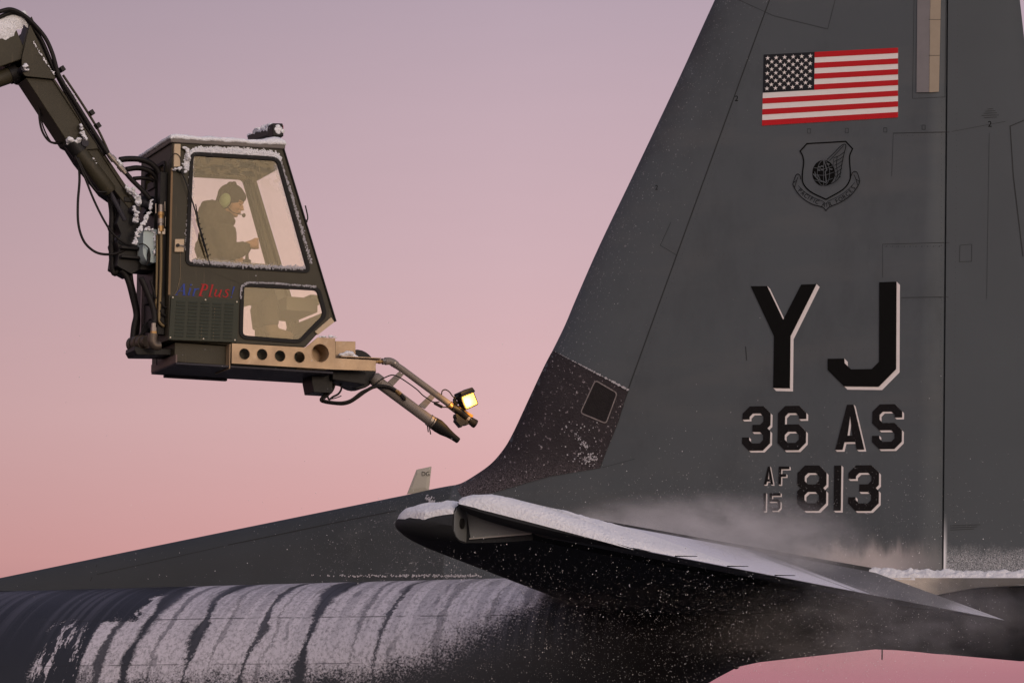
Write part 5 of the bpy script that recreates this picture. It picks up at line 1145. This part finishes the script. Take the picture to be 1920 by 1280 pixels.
clumps([(172, 298), (184, 322), (200, 345), (208, 352)], 70, .012, 'line of snow along the levelling cylinder', B - .13)
clumps([(122, 154), (134, 172), (146, 190)], 22, .006, 'thin snow line on the upper hoses of the arm', B - .17)
clumps([(62, 78), (78, 104), (96, 132), (102, 140)], 60, .007, 'thin snow line along the elbow plate edge', B - .15)
clumps([(47, 122), (48, 132)], 10, .016, 'snow dab at the elbow pin', B - .16)
clumps([(324, 318), (338, 316), (348, 322)], 24, .012, 'snow on the wiper base at the cab corner', -.03)
clumps([(345, 276), (352, 284), (352, 300)], 40, .014, 'snow stuck at the upper rear corner of the cab window', -.015)
clumps([(640, 668), (654, 662), (666, 670)], 34, .022, 'snow heap inside the aluminium bracket box', .06)
clumps([(600, 632), (628, 631)], 30, .010, 'snow crumbs on top of the aluminium bracket', 0)
# snow sheet on the base arm
g = G(); n_ = 220; tp = []; NC = 16
for i in range(n_ + 1):
    s_ = -.12 + i / n_ * 2.5; c = tipc + dirn * s_ + nrm * .157; dep = .13 * (.72 + .45 * fbm((s_, 3, 0), 4) + .5 * abs(fbm((s_, 9, 0), 15)))
    for j in range(NC + 1):
        if j <= 8: dn = (8 - j) / 8; tp.append(c - nrm * dep * dn + Vector((0, -.1115 - .014 * math.sin(math.pi * min(1, dn)) * (1 + .7 * fbm((s_, dn * .2, 0), 22)), 0)) + nrm * .03 * (1 - dn))
        else: w_ = (j - 8) / (NC - 8); tp.append(c + Vector((0, -.1115 + .223 * w_, 0)) + nrm * (.03 + .012 * fbm((s_, w_, 0), 9)))
g.add(tp, [[i * (NC + 1) + j, (i + 1) * (NC + 1) + j, (i + 1) * (NC + 1) + j + 1, i * (NC + 1) + j + 1] for i in range(n_) for j in range(NC)])
tag(obj('snow_on_base_arm', g, 'snow', None, True, frame=KF), 'ragged snow plastered over the top of the upper boom section', 'snow', 'stuff')

# =================================================================== PERSON
def body_mesh(name, build, mt, parent, vox, sm=4):
    g = G(); build(g); o = obj(name, g, mt, parent, True)
    m_ = o.modifiers.new('r', 'REMESH'); m_.mode = 'VOXEL'; m_.voxel_size = vox; m_.use_smooth_shade = True
    s_ = o.modifiers.new('s', 'SMOOTH'); s_.iterations = sm; s_.factor = .5
    return o
pp = Frame(KF.pt(408, 556, .38), KF.ax); KP = lambda x, y, Y=.38: pp.M3 @ (KF.o + KF.M3.transposed() @ KF.pt(x, y, Y) - pp.o)
person = empty('person', pp); tag(person, 'operator seated inside the cab in a brown hooded jacket, dark beanie and green headset', 'person')
M['skin'] = mat('skin', (.46, .24, .13), .6, var=.08, scale=30); M['jacket'] = mat('jacket', (.060, .046, .028), .85, var=.18, scale=14, bump=.3, bscale=30)
M['trouser'] = mat('trousers', (.055, .045, .03), .9, var=.15, scale=14, bump=.2); M['boot'] = mat('boots', (.19, .12, .06), .8, var=.2); M['beanie'] = mat('beanie', (.022, .019, .015), .9, var=.25, scale=60, bump=.4, bscale=140); M['cup'] = mat('ear_cup', (.30, .36, .17), .5, var=.06); M['hair'] = mat('hair_dark', (.012, .009, .008), .6)
hc = KP(434, 379); YAW = R(-36)                      # face turned a little towards the camera, bent down
fwd = Vector((math.cos(YAW) * .96, math.sin(YAW) * .96, -.28)).normalized(); lat = Vector((-math.sin(YAW), math.cos(YAW), 0)); upv = fwd.cross(lat) * 1
if upv.z < 0: upv = -upv
H_ = lambda f, l, u: hc + fwd * f + lat * l + upv * u
def headshape(p):                                    # p in head space (f, l, u), metres
    return p
def hb(g, c, r, n=16): # ellipsoid in head axes
    rs = []
    for i in range(13):
        t = .03 + (math.pi - .06) * i / 12; rs.append([H_(c[0] + r[0] * math.sin(t) * math.cos(q), c[1] + r[1] * math.sin(t) * math.sin(q), c[2] + r[2] * math.cos(t)) for q in [2 * math.pi * k / n for k in range(n)]])
    g.rings(rs)
def body(g):
    hb(g, (-.012, 0, .030), (.098, .078, .098)); hb(g, (.030, 0, -.018), (.060, .060, .085)); hb(g, (.040, 0, -.062), (.042, .040, .040)); hb(g, (.060, 0, -.092), (.022, .024, .018))   # cranium, face, jaw, chin
    hb(g, (.094, 0, -.020), (.014, .011, .022)); hb(g, (.106, 0, -.034), (.012, .013, .010)); hb(g, (.098, 0, -.036), (.012, .019, .009))                      # nose
    hb(g, (.084, 0, -.058), (.013, .022, .0065)); hb(g, (.082, 0, -.070), (.012, .019, .0065)); hb(g, (.070, 0, .022), (.024, .052, .016))                    # lips, brow
    for s in (-1, 1): hb(g, (.064, s * .034, -.030), (.024, .020, .022)); hb(g, (-.004, s * .078, -.012), (.018, .010, .032)); hb(g, (.074, s * .030, -.002), (.012, .014, .010))   # cheeks, ears, eyes
    g.tube([H_(-.025, 0, -.04), H_(-.02, 0, -.10), KP(412, 428)], [.055, .052, .075], 14)
    g.tube([KP(412, 428), KP(400, 470), KP(404, 520), KP(408, 556)], [.10, .125, .115, .13], 16)
    for s in (-1, 1):
        sh = KP(406, 432) + Vector((0, s * .16, 0)); elb = KP(412 if s < 0 else 422, 486) + Vector((0, s * .20, 0)); wr_ = HANDS[s]
        g.tube([sh, sh.lerp(elb, .5), elb, elb.lerp(wr_, .4), wr_], [.052, .045, .038, .036, .026], 12)
        hip = KP(408, 558) + Vector((0, s * .09, 0)); kn = KP(494, 548) + Vector((0, s * .10, 0)); ank = KP(500, 622) + Vector((0, s * .10, 0))
        g.tube([hip, hip.lerp(kn, .5), kn, kn.lerp(ank, .35), ank], [.082, .072, .055, .052, .036], 12); g.tube([ank, ank + Vector((.10, 0, -.035))], [.036, .028], 10)
        hand(g, wr_, s)
HANDS = {-1: KP(455, 464, .38) + Vector((0, -.12, 0)), 1: KP(446, 486, .38) + Vector((0, .12, 0))}
def hand(g, w, s):
    d = Vector((.97, .05 * s, .12 if s < 0 else -.1)).normalized(); side_ = Vector((0, 1, 0)); dn = Vector((.1, 0, -1))
    g.tube([w - d * .02, w + d * .02, w + d * .055, w + d * .075], [.026, .034, .040, .030], 12)
    for i, (L1, o_) in enumerate(((.036, .030), (.040, .010), (.038, -.010), (.030, -.028))):          # fingers curl down round the stick
        k0 = w + d * .070 + Vector((0, 0, o_ * .9)) + side_ * .006; k1 = k0 + d * .022 + side_ * L1 * .55 * -s; k2_ = k1 - d * .020 + side_ * L1 * .5 * -s; k3_ = k2_ - d * .020 + side_ * .004 * s
        g.tube([k0 - d * .02, k0, k1, k2_, k3_], [.011, .0105, .010, .009, .0075], 8)
    g.tube([w + d * .03 + Vector((0, 0, .026)), w + d * .055 + Vector((0, -.012, .042)), w + d * .085 + Vector((0, -.014, .040))], [.013, .011, .008], 8)
def hb_only(g): body(g)
bd = body_mesh('body', body, 'skin', person, .0058, 2)
def jacket(g):
    g.tube([KP(418, 418), KP(410, 432), KP(402, 465), KP(404, 505), KP(408, 566)], [.085, .135, .148, .145, .155], 18)
    g.ball(KP(394, 398), (.10, .12, .10)); g.ball(KP(402, 412), (.12, .15, .10)); g.ball(KP(387, 412), (.075, .11, .10)); g.ball(KP(424, 414), (.07, .085, .06))     # hood bunched at the nape
    for s in (-1, 1):
        sh = KP(406, 434) + Vector((0, s * .14, 0)); elb = KP(412 if s < 0 else 422, 487) + Vector((0, s * .20, 0)); wr_ = HANDS[s]
        g.tube([sh, sh.lerp(elb, .5), elb, elb.lerp(wr_, .5), elb.lerp(wr_, .9)], [.098, .088, .074, .064, .046], 14)
jk = body_mesh('jacket', jacket, 'jacket', person, .011, 3)
dm = jk.modifiers.new('d', 'DISPLACE'); tx = bpy.data.textures.new('folds', 'CLOUDS'); tx.noise_scale = .065; dm.texture = tx; dm.strength = .040; dm.mid_level = .5
def trousers(g):
    g.tube([KP(408, 560) + Vector((0, -.02, 0)), KP(412, 556)], [.15, .15], 14)
    for s in (-1, 1):
        hip = KP(408, 560) + Vector((0, s * .09, 0)); kn = KP(494, 548) + Vector((0, s * .11, 0)); ank = KP(498, 614) + Vector((0, s * .11, 0)); g.tube([hip, hip.lerp(kn, .5), kn, kn.lerp(ank, .4), ank], [.10, .092, .078, .074, .064], 14)
body_mesh('trousers', trousers, 'trouser', person, .011, 3)
for s in (-1, 1):
    def boot(g): a = KP(499, 606) + Vector((0, s * .10, 0)); b = KP(500, 628) + Vector((0, s * .10, 0)); g.tube([a, b], [.055, .058], 12); g.tube([b + Vector((-.03, 0, -.0)), b + Vector((.06, 0, -.005)), b + Vector((.15, 0, -.015)), b + Vector((.18, 0, -.02))], [.05, .048, .04, .025], 12)
    body_mesh('boot', boot, 'boot', person, .009, 2)
def beanie(g):
    hb(g, (-.016, 0, .046), (.112, .092, .098)); hb(g, (-.045, 0, .0), (.080, .088, .085)); hb(g, (.006, 0, .058), (.100, .084, .060))
bn = body_mesh('beanie', beanie, 'beanie', person, .007, 3)
# headset
g = G(); g.tube([H_(-.020, -.105 * math.cos(q), -.01 + .165 * math.sin(q)) for q in [R(a) for a in range(0, 181, 15)]], .010, 8); g.tube([H_(-.045, -.105 * math.cos(q), -.01 + .150 * math.sin(q)) for q in [R(a) for a in range(60, 121, 15)]], .016, 8); hs = obj('headset', g, 'beanie', person, True)
for s in (-1, 1):
    g = G(); hb(g, (-.018, s * .112, -.016), (.046, .030, .060)); obj('ear_cup', g, 'cup', hs, True)
    g = G(); hb(g, (-.018, s * .092, -.016), (.050, .018, .064)); obj('ear_cushion', g, 'beanie', hs, True)
g = G(); g.tube(smoothpath([H_(.01, -.115, -.05), H_(.06, -.10, -.085), H_(.10, -.06, -.085), H_(.125, -.02, -.075)]), .0035, 6); obj('mic_boom', g, 'black', hs)
g = G(); hb(g, (.132, -.012, -.078), (.014, .013, .017)); obj('microphone', g, 'beanie', hs, True)
# face: brows, eyes, mouth line
g = G()
for s in (-1, 1):
    g.tube([H_(.083, s * .014, .016), H_(.085, s * .032, .020), H_(.074, s * .050, .014)], [.003, .0038, .002], 6)
    g.tube([H_(.089, s * .019, -.003), H_(.088, s * .032, -.0055), H_(.080, s * .046, -.003)], [.0018, .0028, .0018], 6)
obj('brows_and_lashes', g, 'hair', bd)
M['lip'] = mat('lips', (.33, .12, .08), .5); g = G(); g.tube([H_(.088, -.022, -.066), H_(.097, 0, -.063), H_(.088, .022, -.066)], [.002, .004, .002], 6); obj('lips', g, 'lip', bd)

# =================================================================== AIRBORNE SNOW
rnd = random.Random(21)
def flakes(n, fn, rlo, rhi):
    g = G(); V, F = [], []
    for _ in range(n):
        c = fn(); r_ = rlo + (rhi - rlo) * rnd.random() ** 4; o_ = len(V); q = rnd.random() * 3
        a = Vector((math.cos(q), math.sin(q), .3)) * r_; b = Vector((-math.sin(q), math.cos(q), .1)) * r_; k = Vector((0, -.2, 1)) * r_
        V += [c + a, c - a, c + b, c - b, c + k * 1.2, c - k * .9]
        for i, j in ((0, 2), (2, 1), (1, 3), (3, 0)): F += [[o_ + i, o_ + j, o_ + 4], [o_ + j, o_ + i, o_ + 5]]
    g.v = V; g.f = F; g.mi = [0] * len(F); return g
def under():                                     # falling powder between camera and the stabilizer
    while True:
        x = rnd.gauss(-1.05, 1.05); z = -.35 - abs(rnd.gauss(0, .55)); y = rnd.uniform(-8.2, -1.5)
        p = AF.o + AF.M3.transposed() @ Vector((x, y, z)); d = p - CAM; dz = d @ FWD; px = CX + FPX * d.x / dz; py = CY - FPX * (d @ UP) / dz
        if 820 < px < 1900 and py > 1000: return Vector((x, y, z))
def widef():
    return Vector((rnd.gauss(-2.6, 1.9), rnd.uniform(-8.5, -1.0), rnd.gauss(-.15, .55)))
M['flake'] = mat('flake', (.80, .78, .80), .9, var=.05)
tag(obj('falling_snow', flakes(15000, under, .0007, .0034), 'flake', None, frame=AF), 'fine white snow powder falling in front of the dark stabilizer underside', 'snow', 'stuff')
tag(obj('drifting_flakes', flakes(1000, widef, .0010, .0036), 'flake', None, frame=AF), 'scattered snowflakes blown about the tail by the nozzle', 'snow', 'stuff')

# mist of blown powder over the elevator and along the foot of the fin
def mist(name, lo, hi, dens, label, core):
    m = bpy.data.materials.new(name); m.use_nodes = True; t = m.node_tree; nb = NB(m); out = t.nodes['Material Output']; t.nodes.remove(nb.b)
    v = t.nodes.new('ShaderNodeVolumePrincipled'); v.inputs['Color'].default_value = (.97, .96, 1, 1); v.inputs['Anisotropy'].default_value = 0
    n = nb.mr(nb.noise((1.0, .25, 1.3), 4.2, 6, .70, 3, .5), .36, .70); sx_ = nb.math('ADD', nb.x, nb.math('MULTIPLY', nb.y, .42))
    ex = None
    for ax, (c, a, b) in zip((sx_, nb.y, nb.z), core):
        d = nb.math('DIVIDE', nb.math('SUBTRACT', ax, c), a); q = nb.math('POWER', nb.math('ABSOLUTE', d), 2.0); ex = q if ex is None else nb.math('ADD', ex, q)
    f = nb.mr(ex, 0.0, 1.0, 1, 0)
    t.links.new(nb.math('MULTIPLY', nb.math('MULTIPLY', n, f), dens), v.inputs['Density']); t.links.new(v.outputs[0], out.inputs['Volume'])
    g = G().box(lo, hi); o = obj(name, g, m, None, False, frame=AF); tag(o, label, 'snow mist', 'stuff'); return o
mist('blown_snow', (-4.4, -6.9, -.55), (1.0, -.35, .45), 1.6, 'soft drifting mist of blown snow above the elevator in front of the fin', ((-2.85, 1.45, 0), (-3.4, 3.3, 0), (-.22, .40, 0)))
mist('blown_snow_below', (-1.6, -7.0, -1.3), (1.4, -1.2, -.45), .20, 'faint mist of blown snow spilling below the elevator edge', ((-1.6, 1.5, 0), (-4.2, 2.9, 0), (-.7, .45, 0)))
def powder():
    y = rnd.uniform(-6.8, -.5); s_ = rnd.gauss(-2.6, .7); return Vector((s_ - .42 * y, y, -.28 + abs(rnd.gauss(0, .28))))
tag(obj('blown_powder', flakes(5000, powder, .0007, .0022), 'flake', None, frame=AF), 'fine powder grains carried in the mist over the elevator', 'snow', 'stuff')
